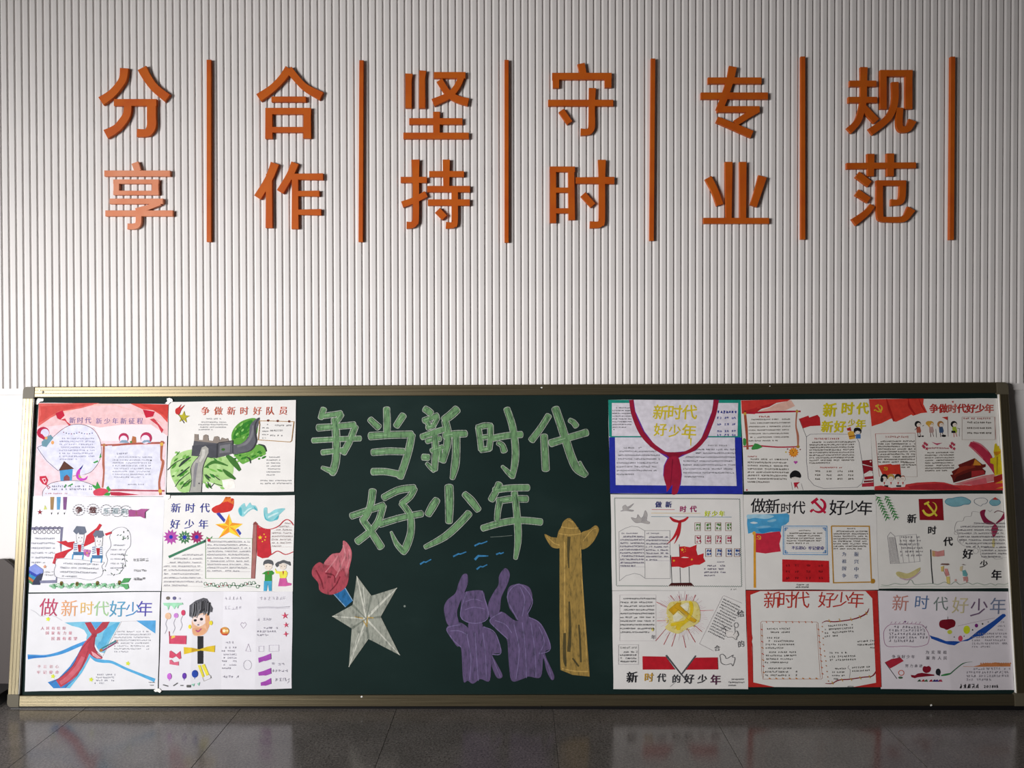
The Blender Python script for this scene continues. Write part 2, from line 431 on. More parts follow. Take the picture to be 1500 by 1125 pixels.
for nm, L_, loc, rot, mt in (('bottom', BW-2*CP, (CP, 0, 0), 0, 'gold_h'), ('right', BH-2*CP, (BW, CP, 0), 90, 'gold_v'), ('top', BW-2*CP, (BW-CP, BH, 0), 180, 'gold_h'), ('left', BH-2*CP, (0, BH-CP, 0), 270, 'gold_v')):
    bm = rail(L_, FWR/FW if nm == 'right' else 1); bmesh.ops.transform(bm, matrix=Matrix.Translation(loc) @ Matrix.Rotation(math.radians(rot), 4, 'Z'), verts=bm.verts[:])
    o = child('frame_rail', bm, M[mt])
    o['label'] = {'bottom': 'lower gold rail close to the floor', 'right': 'right upright rail, nearly black in the shade', 'top': 'upper gold rail', 'left': 'left upright gold rail'}[nm]
for i, (cx, cy, rot) in enumerate(((0, 0, 0), (BW, 0, 90), (BW, BH, 180), (0, BH, 270))):
    R_ = .016; pts = [(R_+R_*math.cos(a), R_+R_*math.sin(a)) for a in [math.pi+math.pi/2*k/6 for k in range(7)]]
    r2 = .007
    pts += [(CP, 0), (CP, FW)] + [(CP-.0005-r2+r2*math.cos(a)+.0005-r2*.0, FW+r2-r2*math.sin(a)-r2*0) for a in []]
    pts += [(FW+.004, FW+.0015), (FW+.0015, FW+.004), (FW, CP), (0, CP)]
    bm = bmesh.new(); f = bm.faces.new([bm.verts.new((x, y, FR_D+.0022)) for x, y in pts])
    ret = bmesh.ops.extrude_face_region(bm, geom=[f])
    for v in ret['geom']:
        if isinstance(v, bmesh.types.BMVert): v.co.z = -.017
    bmesh.ops.recalc_face_normals(bm, faces=bm.faces[:])
    bmesh.ops.bevel(bm, geom=[e for e in bm.edges if min(e.verts[0].co.z, e.verts[1].co.z) > .01], offset=.0018, segments=2, affect='EDGES')
    bmesh.ops.transform(bm, matrix=Matrix.Translation((cx, cy, 0)) @ Matrix.Rotation(math.radians(rot), 4, 'Z'), verts=bm.verts[:])
    child('corner_cap', bm, M['cap'])
for xi, sg, lb in ((BW-FWR, -1, 'pale bead lit by the window'), (FW, 1, 'pale bead in the shade')):
    bm = bmesh.new(); a_, b_ = sorted((xi-.0002*sg, xi+.0014*sg)); box(bm, a_, b_, CP, BH-CP, .0003, FR_D-.001)
    for v in bm.verts: v.co.x += SHEAR*(v.co.y-BH/2)
    bmesh.ops.recalc_face_normals(bm, faces=bm.faces[:]); child('inner_bead', bm, M['chip'])['label'] = lb
def screw(px, py, r=.005, mt='dark'):
    x, y = P2B(px, py, FR_D)
    bm = bmesh.new(); bmesh.ops.create_cone(bm, cap_ends=True, segments=12, radius1=r, radius2=r*.6, depth=.003, matrix=Matrix.Translation((x, y, FR_D+.0016)))
    return child('screw', bm, M[mt])
screw(63, 574.3, .0055); screw(791.8, 569.3, .0035); screw(792, 1040-5.5, .0025)
screw(1127.8, 565.6, .0022, 'chip')
for px, py in ((58.5, 572.3), (530, 1020.5), (793.5, 568), (1364, 1033)):
    x, y = P2B(px, py, FR_D); bm = bmesh.new(); box(bm, x-.004, x+.003, y-.002, y+.003, FR_D+.0002, FR_D+.0018)
    bmesh.ops.transform(bm, matrix=Matrix.Translation((x, y, 0)) @ Matrix.Rotation(.4, 4, 'Z') @ Matrix.Translation((-x, -y, 0)), verts=bm.verts[:])
    o = child('paint_chip', bm, M['chip']); o['label'] = 'small whitish chip on the rail'
# black strip painted as the shade of the gap under the lower rail
bm = bmesh.new()
vs_ = []
for x in (.012, BW-.012):
    h = (BM_ @ Vector((x, 0, FR_D-.002))).z - .0006
    for y, z in ((-h, FR_D-.003), (.001, FR_D-.002), (.001, -.012), (-h, -.012)): vs_.append(bm.verts.new((x, y, z)))
for i in range(4): bm.faces.new((vs_[i], vs_[(i+1) % 4], vs_[4+(i+1) % 4], vs_[4+i]))
bm.faces.new(vs_[:4][::-1]); bm.faces.new(vs_[4:]); bmesh.ops.recalc_face_normals(bm, faces=bm.faces[:])
child('gap_shade_strip', bm, M['black'])['label'] = 'black strip painted as shade in the gap under the lower rail'

# ------------------------------------------------------------------ flat drawing kit (ink, paint and chalk laid on a surface)
GC = {}
def glyph(ch, off=0.0):
    key = (ch, off)
    if key not in GC:
        cu = bpy.data.curves.new('g', 'FONT'); cu.body = ch; cu.resolution_u = 2; cu.offset = off
        o = bpy.data.objects.new('g', cu); COL.objects.link(o)
        dg = bpy.context.evaluated_depsgraph_get(); dg.update()
        me = o.evaluated_get(dg).to_mesh()
        vs = [(v.co.x, v.co.y) for v in me.vertices]; fs = [tuple(p.vertices) for p in me.polygons]
        o.evaluated_get(dg).to_mesh_clear()
        bpy.data.objects.remove(o); bpy.data.curves.remove(cu)
        if vs:
            xs = [v[0] for v in vs]; ys = [v[1] for v in vs]
            cx, cy = (min(xs)+max(xs))/2, (min(ys)+max(ys))/2
            vs = [(x-cx, y-cy) for x, y in vs]
        GC[key] = (vs, fs)
    return GC[key]

class Ink:
    """collects flat coloured shapes given in crop units (origin ox,oy in photo pixels, S units per pixel)"""
    def __init__(s, ox, oy, S, lift=.0004, step=.000012, base=(0, 0)):
        s.ox, s.oy, s.sc, s.z, s.step, s.base = ox, oy, S, lift, step, base
        s.V, s.F, s.C, s.N, s.nm = [], [], [], [], None
    def m(s, x, y):
        u, v = P2B(s.ox+x/s.sc, s.oy+y/s.sc); return min(u, inner_right(v)-.0004)-s.base[0], v-s.base[1]
    def add(s, pts, faces, col):
        s.z += s.step; i0 = len(s.V)
        s.V += [(*s.m(x, y), s.z) for x, y in pts]
        c = hexc(col) if isinstance(col, str) else col
        for f in faces: s.F.append([i0+i for i in f]); s.C.append(c); s.N.append(s.nm)
    def n(s, name): s.nm = name
    def P(s, col, pts, sm=False):
        if isinstance(pts, str): pts = parse(pts)
        pts = [p[:2] for p in pts]
        if sm: pts = spline(pts, True, 5)
        t = tessellate_polygon([[Vector((x, y, 0)) for x, y in pts]])
        s.add(pts, t, col)
    def L(s, col, w, pts, sm=False, closed=False, w1=None):
        if isinstance(pts, str): pts = parse(pts)
        pts = [p[:2] for p in pts]
        if closed: pts = pts + [pts[0]]
        if sm: pts = spline(pts[:-1] if closed else pts, closed, 5); 
        if closed and sm: pts = pts + [pts[0]]
        n = len(pts); w1 = w if w1 is None else w1
        pp = [(x, y, w+(w1-w)*i/max(1, n-1)) for i, (x, y) in enumerate(pts)]
        o = stroke_poly(pp)
        s.add(o, [(i, i+1, 2*n-2-i, 2*n-1-i) for i in range(n-1)], col)
    def B(s, col, pts, sm=True):      # brush stroke with its own widths x,y,w
        pts = parse(pts) if isinstance(pts, str) else pts
        if sm and len(pts) > 2: pts = spline(pts, False, 4)
        n = len(pts); s.add(stroke_poly(pts), [(i, i+1, 2*n-2-i, 2*n-1-i) for i in range(n-1)], col)
    def E(s, col, x, y, rx, ry=None, rot=0, n=16):
        ry = ry or rx; c, q = math.cos(rot), math.sin(rot)
        pts = [(x+rx*math.cos(a)*c-ry*math.sin(a)*q, y+rx*math.cos(a)*q+ry*math.sin(a)*c) for a in [2*math.pi*i/n for i in range(n)]]
        s.add(pts, [tuple(range(n))], col)
    def O(s, col, w, x, y, rx, ry=None, n=20):
        ry = ry or rx; s.L(col, w, [(x+rx*math.cos(2*math.pi*i/n), y+ry*math.sin(2*math.pi*i/n)) for i in range(n)], closed=True)
    def R(s, col, x0, y0, x1, y1): s.P(col, [(x0, y0), (x1, y0), (x1, y1), (x0, y1)])
    def G(s, col, w, x0, y0, x1, y1): s.L(col, w, [(x0, y0), (x1, y0), (x1, y1), (x0, y1)], closed=True)
    def ST(s, col, x, y, r, rot=0, k=.4, n=5):
        pts = []
        for i in range(2*n):
            a = -math.pi/2+rot+math.pi*i/n; q = r if i % 2 == 0 else r*k
            pts.append((x+q*math.cos(a), y+q*math.sin(a)))
        s.P(col, pts)
    def T(s, txt, x, y, size, col, dx=None, off=0.0, dy=0, sx=1.0, cols=None, jit=.05, vert=0):
        """characters centred from (x,y), stepping dx (and dy)"""
        dx = size if dx is None else dx
        for i, ch in enumerate(txt):
            if ch == ' ': continue
            vs, fs = glyph(ch); a = random.uniform(-jit, jit); sh = -.06
            k = size/ .92
            if ch in '0123456789': k *= .9
            cx, cy = x+i*dx, y+i*dy
            pts = [(cx+(px*math.cos(a)-py*math.sin(a)-sh*py)*k*sx, cy-(px*math.sin(a)+py*math.cos(a))*k) for px, py in vs]
            c_ = cols[i % len(cols)] if cols else col
            if off > .004:
                for q in range(6):
                    ex, ey = off*k*math.cos(q*1.047), off*k*math.sin(q*1.047)
                    s.add([(a_+ex, b_+ey) for a_, b_ in pts], fs, c_)
            else: s.add(pts, fs, c_)
    def S(s, col, x0, y0, x1, pitch, rows, h, slope=0, w=2.2, gap=.1, rag=.25, cw=None, ruled=None, x0f=None, x1f=None):
        """rows of tiny handwriting too small to read: short pen strokes in character cells"""
        cw = cw or h*1.0
        pts, fs = [], []
        for r_ in range(rows):
            a = x0f(r_) if x0f else x0; e = x1f(r_) if x1f else x1
            if r_ == 0 and rows > 2: a += cw*2
            if r_ == rows-1 and rows > 2: e = a+(e-a)*random.uniform(.4, .9)
            if rows > 2: e -= random.random()*rag*(e-a)*.3
            if ruled: s.L(ruled, 1.6, [(a-cw, y0+r_*pitch+h*.65), (x1f(r_) if x1f else x1, y0+r_*pitch+h*.65+slope*(x1-a))])
            cx = a
            while cx < e:
                if random.random() > gap:
                    cy = y0+r_*pitch+slope*(cx-x0)
                    for _ in range(4):
                        k = random.random()
                        if k < .5: q = (random.uniform(-.42, -.2)*cw, random.uniform(-.5, .5)*h); t = (random.uniform(.2, .42)*cw, q[1]+random.uniform(-.1, .08)*h)
                        elif k < .8: q = (random.uniform(-.35, .35)*cw, -.5*h); t = (q[0]+random.uniform(-.1, .1)*cw, random.uniform(.2, .5)*h)
                        else: q = (random.uniform(-.1, .3)*cw, random.uniform(-.4, 0)*h); t = (q[0]-random.uniform(.2, .4)*cw*random.choice((1, -1)), .5*h)
                        d = Vector((t[0]-q[0], t[1]-q[1]))
                        if d.length < .5: continue
                        nn = Vector((-d.y, d.x)).normalized()*w/2; i0 = len(pts)
                        for bx_, by_ in ((q[0]+nn.x, q[1]+nn.y), (t[0]+nn.x, t[1]+nn.y), (t[0]-nn.x, t[1]-nn.y), (q[0]-nn.x, q[1]-nn.y)):
                            pts.append((cx+bx_, cy+by_))
                        fs.append((i0, i0+1, i0+2, i0+3))
                cx += cw*1.12
        s.add(pts, fs, col)
    def mesh(s, name, cuts=(), bend=None, faces=None):
        me = bpy.data.meshes.new(name)
        bm = bmesh.new(); cl = bm.loops.layers.float_color.new('Col')
        vs = {}
        for k in (range(len(s.F)) if faces is None else faces):
            f, c = s.F[k], s.C[k]
            if len(set(f)) < 3: continue
            for i in f:
                if i not in vs: vs[i] = bm.verts.new(s.V[i])
            try: q = bm.faces.new([vs[i] for i in f])
            except ValueError: continue
            q.normal_update()
            if q.normal.z < 0: q.normal_flip()
            for l in q.loops: l[cl] = c
        for u in cuts:
            bmesh.ops.bisect_plane(bm, geom=bm.verts[:]+bm.edges[:]+bm.faces[:], plane_co=(u, 0, 0), plane_no=(1, 0, 0), dist=1e-6)
        if bend:
            for v in bm.verts: v.co.z += bend(v.co.x)
        bm.to_mesh(me); bm.free(); return me
    def pieces(s):
        """(name, faces) for every named, separately standing piece of the drawing"""
        par = list(range(len(s.V)))
        def fd(a):
            while par[a] != a: par[a] = par[par[a]]; a = par[a]
            return a
        for f in s.F:
            r0 = fd(f[0])
            for i in f[1:]: par[fd(i)] = r0
        isl = {}
        for k, f in enumerate(s.F): isl.setdefault((s.N[k], fd(f[0])), []).append(k)
        items = []
        for (nm, _), ks in isl.items():
            xs = [s.V[i][0] for k in ks for i in s.F[k]]; ys = [s.V[i][1] for k in ks for i in s.F[k]]
            items.append([nm, ks, min(xs), max(xs), min(ys), max(ys)])
        out = []
        for nm in dict.fromkeys(it[0] for it in items):
            grp = [it for it in items if it[0] == nm]
            p2 = list(range(len(grp)))
            def f2(a):
                while p2[a] != a: p2[a] = p2[p2[a]]; a = p2[a]
                return a
            order = sorted(range(len(grp)), key=lambda i: grp[i][2])
            sz = [max(q[3]-q[2], q[5]-q[4]) for q in grp]
            for a_ in range(len(order)):
                i = order[a_]; A = grp[i]
                for b_ in range(a_+1, len(order)):
                    jx = order[b_]; Bq = grp[jx]
                    lim = max(.019, .45*max(sz[i], sz[jx]))
                    if Bq[2]-A[3] > .3: break
                    gx = max(0, Bq[2]-A[3], A[2]-Bq[3]); gy = max(0, Bq[4]-A[5], A[4]-Bq[5])
                    if gx*gx+gy*gy <= lim*lim: p2[f2(jx)] = f2(i)
            cl = {}
            for i in range(len(grp)): cl.setdefault(f2(i), []).extend(grp[i][1])
            for ks in cl.values(): out.append((nm, ks))
        return out

# ---- chalk on the board
ZC = .0006
c1 = Ink(440, 580, 3.261, ZC)
GREEN, PALE = '#6f956a', '#aeb6aa'
STR = ['112,62,24 104,84,22 97,106,20', '106,96,20 150,90,20 195,84,22', '196,88,22 180,112,22 163,134,20', '84,152,26 170,146,22 258,138,24', '262,146,24 236,214,24 205,272,24', '60,213,20 170,207,20 286,203,20', '105,270,22 155,264,20 208,258,20', '165,112,28 172,210,28 171,300,28 160,350,28 152,372,20', '160,362,26 130,352,18 104,342,10',
 '412,60,26 414,115,28 414,172,28', '333,112,20 352,130,22 374,150,24', '492,92,26 476,116,26 458,144,24', '333,192,28 430,186,26 532,184,26', '532,186,28 520,250,28 500,320,28 476,388,28', '345,270,24 420,264,26 494,266,24', '345,362,28 410,362,26 480,376,26',
 '594,62,24 608,70,26 624,84,26', '590,118,20 622,106,20 655,94,20', '604,122,18 620,150,18', '655,104,18 636,140,18', '606,152,18 640,142,18', '580,196,24 630,178,24 684,160,22', '604,216,18 640,206,18 668,204,18', '642,180,24 646,260,26 640,352,24', '626,262,18 680,244,18', '586,292,26 612,294,26', '640,352,22 622,340,14 604,322,8', '668,256,16 668,310,14',
 '748,64,32 720,90,32 688,114,30', '692,120,26 704,180,28 700,240,26 680,312,22', '688,190,26 740,182,26 790,180,24', '744,190,28 744,280,28 738,340,28 726,394,14',
 '850,150,22 858,200,22 864,256,22', '846,152,20 880,142,20 912,144,20', '908,142,22 908,200,22 902,254,22', '862,200,16 904,194,16', '862,258,18 904,252,18', '920,202,26 985,190,26 1056,184,26', '986,62,26 1012,140,28 1026,230,28 1026,310,28 1012,388,20', '1014,384,22 990,362,18 964,336,8', '944,224,14 964,236,18 974,264,22',
 '1186,94,24 1148,154,24 1104,212,26', '1164,190,26 1168,270,28 1172,352,28', '1196,226,30 1280,200,26 1368,174,28', '1218,60,30 1252,160,32 1290,280,32 1320,345,32 1362,376,24', '1364,376,20 1348,348,14 1334,316,8', '1286,116,16 1304,126,20 1318,144,22',
 '346,452,28 336,520,26 316,570,26 296,596,24', '298,592,24 340,650,26 386,722,28', '244,574,22 320,548,22 398,522,24', '396,524,24 372,600,24 330,650,24 272,696,26', '398,486,24 470,450,26 544,440,26', '544,442,24 524,480,22 486,512,22', '380,612,24 480,582,22 580,562,22', '484,512,22 524,570,24 528,650,26 506,720,28 490,748,22', '492,742,24 460,706,18 434,650,6',
 '710,432,32 712,510,32 710,602,24', '652,496,24 634,524,30 610,566,24', '784,468,20 816,500,28 850,544,22', '806,560,28 760,610,28 690,672,26 596,722,14',
 '950,420,26 934,456,24 912,496,24', '926,450,24 1000,440,26 1088,438,26', '944,502,24 1010,492,24 1082,492,24', '954,500,24 944,545,22 940,592,20', '870,632,24 960,606,26 1050,594,26 1150,602,26', '1022,462,26 1034,560,28 1040,680,28 1028,776,14']
def capsule(pts, grow):
    """outline of a brush stroke with rounded ends"""
    o = spline(pts, False, 5) if len(pts) > 2 else pts
    op = stroke_poly([(x, y, w_+grow) for x, y, w_ in o]); n = len(o); Lf, Rt = op[:n], op[n:]
    def cap(a, c, k=5):
        a, c = Vector(a), Vector(c); m_ = (a+c)/2; r_ = a-m_; d = Vector((r_.y, -r_.x))
        return [tuple(m_+r_*math.cos(t)+d*.55*math.sin(t)) for t in [math.pi*i/(k+1) for i in range(1, k+1)]]
    return [tuple(q) for q in Lf]+cap(Lf[-1], Rt[0])+[tuple(q) for q in Rt]+cap(Rt[-1], Lf[0])
random.seed(3)
for s in STR:
    c1.L(PALE, 3.0, capsule(parse(s), random.uniform(4, 9)), closed=True)
for s in STR: c1.P(GREEN, capsule(parse(s), 0))
for s in STR:
    pts = parse(s); x, y, w_ = pts[0]; x2, y2, w2 = pts[1]
    c1.B('#5c8260', [(x*.92+x2*.08+w_*.2, y*.92+y2*.08, 3), (x*.6+x2*.4+w2*.2, y*.6+y2*.4, w_*.2), (x*.3+x2*.7+w2*.2, y*.3+y2*.7, 2)], False)
    c1.B('#8fb588', [(x*.8+x2*.2-w_*.2, y*.8+y2*.2, 3), (x*.1+x2*.9-w2*.2, y*.1+y2*.9, 5)], False)
o = link('chalk_lettering', c1.mesh('chalk_lettering'), board, M['chalk']); o['label'] = 'green brush-style chalk characters 争当新时代好少年 with pale outlines'
c2 = Ink(440, 780, 3.261, ZC)
FL1, FL2 = '#a84a56', '#bf6a74'
c2.P(FL1, '120,152 146,108 190,98 214,120 232,190 216,262 150,297 95,280 85,240 57,205 60,168 90,142', True)
c2.P(FL2, '112,150 150,104 186,98 202,70 204,40 222,48 242,80 245,118 234,168 222,210 206,170 180,190 150,160', True)
for a in ('205,60,8 214,110,7 196,150,5', '232,80,6 236,120,6 222,170,5', '180,110,6 160,140,6 120,190,4', '205,130,6 190,170,5 168,215,4'): c2.B('#cf858c', a)
for a in ('75,180,7 100,230,7 110,270,5', '120,195,8 160,205,6 165,240,5', '190,210,6 170,250,6 140,282,5', '130,212,10 146,214,6'): c2.B('#7d2b38', a)
o = link('chalk_torch', None)
bpy.data.objects.remove(o)
c2b = Ink(440, 780, 3.261, ZC-.0001)
c2b.P('#2f6ea5', '158,292 212,262 250,326 216,356'); c2b.B('#86a9c4', '158,292,4 216,356,4'); c2b.B('#86a9c4', '212,262,4 250,326,4')
c2b.V += c2.V and [(x, y, z) for x, y, z in c2.V]; n0 = len(c2b.V)-len(c2.V); c2b.F += [[i+n0 for i in f] for f in c2.F]; c2b.C += c2.C; c2b.N += c2.N
o = link('chalk_torch', c2b.mesh('chalk_torch'), board, M['chalk']); o['label'] = 'chalk torch with red and pink flame on a blue handle'
c3 = Ink(440, 780, 3.261, ZC+.0008)
WH = '#9fa297'
c3.P(WH, '270,208 340,302 462,264 384,402 476,586 326,508 232,642 246,458 152,400 250,346')
ctr = (315, 412)
for t in ((270, 208), (462, 264), (476, 586), (232, 642), (152, 400)):
    c3.B('#cfd0c4', [(*t, 3), (*ctr, 9)], False)
for t in ((340, 302), (384, 402), (326, 508), (246, 458), (250, 346)): c3.B('#7d8278', [(*t, 12), (*ctr, 3)], False)
for t in ((240, 600, 300, 470), (250, 570, 280, 480), (300, 260, 310, 360), (180, 402, 280, 408), (430, 290, 340, 380), (440, 550, 350, 450)): c3.B('#c8c9be', [(t[0], t[1], 3), (t[2], t[3], 6)], False)
for t in ((260, 402, 300, 410), (322, 400, 318, 440), (325, 405, 350, 408), (300, 420, 320, 450)): c3.B('#b89a55', [(t[0], t[1], 4), (t[2], t[3], 6)], False)
o = link('chalk_star', c3.mesh('chalk_star'), board, M['chalk']); o['label'] = 'greyish white five-pointed chalk star in front of the torch'
PU, PL_ = '#625377', '#7a6d96'
def figure(polys, lines, outs, lab):
    c = Ink(440, 780, 3.261, ZC)
    for p in polys: c.P(PU, p, True)
    for l in lines: c.B(PL_, l)
    for l in outs: c.L(PL_, 4, l, sm=True)
    o = link('chalk_figure', c.mesh('chalk_figure'), board, M['chalk']); o['label'] = lab
figure(['755,245 775,203 797,200 800,240 782,290 758,345 748,385 754,436 706,442 686,370 700,325 740,290', '795,282 868,278 884,320 900,382 880,418 835,436 795,428 765,400 768,340 776,300', '698,458 762,430 812,462 830,455 872,450 925,480 950,530 960,572 918,582 935,620 966,684 940,694 915,640 912,590 905,706 860,700 825,722 800,708 778,706 768,555 745,540', '808,425 862,425 866,460 808,465'],
       ['795,490,4 815,600,4 808,705,4', '835,480,4 842,600,4 850,708,4', '872,480,4 885,590,4 888,700,4', '715,470,4 760,470,4 800,490,4', '790,330,3 830,318,3 870,330,3', '785,370,3 830,356,3 880,366,3', '915,590,3 935,640,3 955,690,3'],
       ['765,440 700,458 728,510 768,548', '795,282 765,400 835,434 898,400 868,278', '875,450 930,480 958,574 915,582'], 'left purple chalk figure saluting with square head')
figure(['950,205 978,170 1000,196 990,245 960,310 950,378 908,408 897,345 922,288 946,250', '1045,246 1095,264 1108,320 1088,375 1090,412 1040,420 1020,392 998,358 988,308 998,260', '906,418 960,378 1030,422 1090,404 1152,440 1180,500 1195,552 1168,578 1212,682 1200,704 1176,660 1160,600 1148,690 1090,688 1060,700 1008,706 994,600 984,506 935,462'],
       ['1020,440,4 1045,560,4 1030,700,4', '1060,430,4 1075,560,4 1080,695,4', '1100,430,4 1120,560,4 1125,690,4', '1140,450,4 1165,520,4 1140,580,4', '930,420,4 980,440,4 1010,480,4', '1050,262,4 1072,320,4 1060,400,4', '1160,585,3 1185,640,3 1200,700,3'],
       ['965,380 905,418 940,462 990,508', '1040,418 988,308 1045,246 1108,320 1085,390', '1090,404 1150,440 1195,552 1140,580'], 'right purple chalk figure saluting with rounded head')
c5 = Ink(440, 780, 3.261, ZC)
OC = '#9f8347'
c5.P(OC, '1238,30 1338,30 1346,200 1362,420 1382,688 1300,680 1242,656 1238,400')
c5.P(OC, '1256,-52 1282,-69 1305,-52 1326,-22 1342,5 1340,50 1236,50 1230,5 1246,-27', True)
c5.P(OC, '1166,8 1200,22 1240,30 1242,72 1205,72 1182,45', True)
c5.P(OC, '1336,8 1380,-14 1410,-34 1426,-12 1402,40 1370,72 1338,76', True)
for a in ('1262,45,6 1262,300,6 1266,630,6', '1338,60,4 1350,300,4 1372,660,4', '1246,-27,4 1290,-20,4 1328,-22,4', '1234,5,4 1288,12,4 1340,5,4', '1280,-60,4 1300,-50,4', '1180,20,4 1210,50,4 1238,60,4', '1350,40,4 1390,-10,4 1412,-20,4', '1250,650,5 1310,662,5 1376,664,5'): c5.B('#c4a25c', a)
for a in ('1283,20,16 1280,90,12 1282,170,5', '1284,330,8 1288,470,14 1282,570,16', '1330,440,8 1336,520,10 1340,620,8', '1262,480,12 1262,600,16 1268,640,6', '1300,600,8 1330,640,8'): c5.B('#564c30', a)
o = link('chalk_column', c5.mesh('chalk_column'), board, M['chalk']); o['label'] = 'tall ochre chalk stone column with winged top'
for i, a in enumerate(('572,152 590,140 600,142 625,128', '730,115 755,102 765,103 793,92', '832,64 855,52 865,53 893,42', '833,130 850,112 880,112 898,112', '935,105 952,98 958,101 972,95', '842,176 860,162 872,164 893,153')):
    c = Ink(440, 780, 3.261, ZC+.0001*i); c.L('#3b7cab', 8 if i != 3 else 12, a, w1=5)
    o = link('chalk_bird', c.mesh('chalk_bird'), board, M['chalk'])
for a in (lambda c: c.L('#6d7770', 2.5, '907,22 960,19 1012,14'), lambda c: c.L('#3b4a45', 4, '455,-85 480,-80 500,-86'), lambda c: c.E('#8a938c', 498, 352, 5)):
    c = Ink(440, 780, 3.261, ZC); a(c); link('chalk_smudge', c.mesh('chalk_smudge'), board, M['chalk'])
# ------------------------------------------------------------------ hand-drawn posters
PN = [0]
class Poster:
    def __init__(s, ox, oy, corners, label, col=(.80, .795, .79, 1), bend=None, folds=(), z=.0014, name='hand_drawn_poster'):
        PN[0] += 1
        s.ox, s.oy, s.sc = ox, oy, 7.143
        uv = [P2B(ox+x/7.143, oy+y/7.143) for x, y in corners]     # TL TR BR BL
        uv = [(min(q[0], inner_right(q[1])-.0012), q[1]) for q in uv]
        s.base = (min(q[0] for q in uv), min(q[1] for q in uv)); w_ = max(q[0] for q in uv)-s.base[0]; s.w = w_
        rr = random.Random(PN[0]*13)
        ph = rr.uniform(0, 6)
        if folds:
            fu = [P2B(ox+f/7.143, oy+500/7.143)[0]-s.base[0] for f in folds[0]]; fz = folds[1]
            xs = [0]+fu+[w_]
            def bend_(u):
                for i in range(len(xs)-1):
                    if u <= xs[i+1] or i == len(xs)-2:
                        t = (u-xs[i])/(xs[i+1]-xs[i]); return fz[i]+(fz[i+1]-fz[i])*t
            s.cuts = fu
        else:
            k = rr.uniform(1.2, 2.6)
            def bend_(u): return .0007*(1+math.sin(ph+k*math.pi*u/w_))
            s.cuts = [w_*i/10 for i in range(1, 10)]
        s.bend = bend_
        s.z0 = z+.0003*(PN[0] % 3)
        bm = bmesh.new()
        # sheet with slightly wavy edges
        pts = []
        for i in range(4):
            a, c = Vector(uv[i]), Vector(uv[(i+1) % 4]); n = 8
            nn = Vector((-(c-a).y, (c-a).x)).normalized()
            for q in range(n):
                t = q/n; p = a+(c-a)*t+nn*.0009*math.sin(t*math.pi*rr.uniform(1.8, 2.2)+i+ph)*(0 if q == 0 else 1); pts.append((p.x-s.base[0], p.y-s.base[1]))
        f = bm.faces.new([bm.verts.new((x, y, .0002)) for x, y in pts])
        f.normal_update()
        if f.normal.z < 0: f.normal_flip()
        ret = bmesh.ops.extrude_face_region(bm, geom=[f])
        for v in ret['geom']:
            if isinstance(v, bmesh.types.BMVert): v.co.z = -.0001
        bmesh.ops.recalc_face_normals(bm, faces=bm.faces[:])
        for u in s.cuts:
            bmesh.ops.bisect_plane(bm, geom=bm.verts[:]+bm.edges[:]+bm.faces[:], plane_co=(u, 0, 0), plane_no=(1, 0, 0), dist=1e-6)
        for v in bm.verts: v.co.z += s.bend(v.co.x)
        s.o = link(name, meshof(name, bm), None, M['paper'])
        s.o.matrix_world = BM_ @ Matrix.Translation((s.base[0], s.base[1], s.z0))
        s.o.color = col
        tag(s.o, label, 'poster', 'children\'s hand-drawn posters on the blackboard')
        s.z = .0005; s.uv = uv
    def ink(s): return Ink(s.ox, s.oy, s.sc, lift=s.z, base=s.base)
    def put(s, k, name, label=None):
        for i, (nm, ks) in enumerate(k.pieces()):
            me = k.mesh(nm or name, s.cuts, s.bend, ks)
            o = link(nm or name, me, s.o, M['ink'])
            if label and not nm and i == 0: o['label'] = label
        s.z = k.z+.00005
WHITE = '#e6e6e6'; GREY = '#8a8c92'; DK = '#55565c'
def five(k, x, y, s_, col='#f0d030', spread=1):
    k.ST(col, x, y, s_)
    for dx, dy in ((1.6, -1.3), (2.2, -.2), (1.9, 1.0), (.9, 1.6)): k.ST(col, x+dx*s_*spread, y+dy*s_*spread, s_*.4, .4)
def sickle(k, x, y, s_, col, w_=.3, rot=0):
    def t(px, py):
        c, q = math.cos(rot), math.sin(rot); return (x+(px*c-py*q)*s_, y+(px*q+py*c)*s_)
    arc = [t(.75*math.cos(a)+.05, .75*math.sin(a)-.05) for a in [math.radians(d) for d in range(-75, 165, 15)]]
    n = len(arc)
    k.B(col, [(px, py, s_*w_*(.35+.9*math.sin(math.pi*min(1, (i+2)/n*.95)))) for i, (px, py) in enumerate(arc)], False)
    a, b_ = t(-.35, -.45), t(.85, .8); k.L(col, s_*w_, [a, b_])
    a, b_ = t(-.75, -.3), t(-.05, -.85); k.L(col, s_*w_*1.25, [a, b_])
    a, b_ = t(-.62, .42), t(-.88, .68); k.L(col, s_*w_, [a, b_])

# ---------------- row 1 left
p = Poster(40, 580, [(125, 72), (1480, 86), (1450, 1052), (72, 1050)], 'pink poster with red curtain, small blue house and brown log frame, top left corner', (.80, .76, .80, 1))
k = p.ink()
k.n('sky_wash'); k.P('#ecc3c6', '125,75 1478,88 1474,420 1300,300 1000,300 760,330 640,300 400,320 108,340')
k.P('#f0d4dc', '108,330 400,300 700,330 780,470 1450,480 1440,1040 80,1040 90,700')
k.P('#eebcb4', '130,260 330,200 600,110 900,95 1250,190 1400,280 1460,300 1200,180 900,82 700,82 560,100')
k.n('curtain'); k.P('#d9655f', '125,78 760,75 560,130 380,160 250,230 120,320')
k.P('#cf4f4a', '140,110 700,78 520,120 330,160 200,240 118,290 150,190')
k.P('#da5148', '1080,80 1480,90 1472,280 1400,200 1320,150 1210,140')
k.P('#c94038', '1180,90 1480,95 1474,240 1400,180 1300,140')
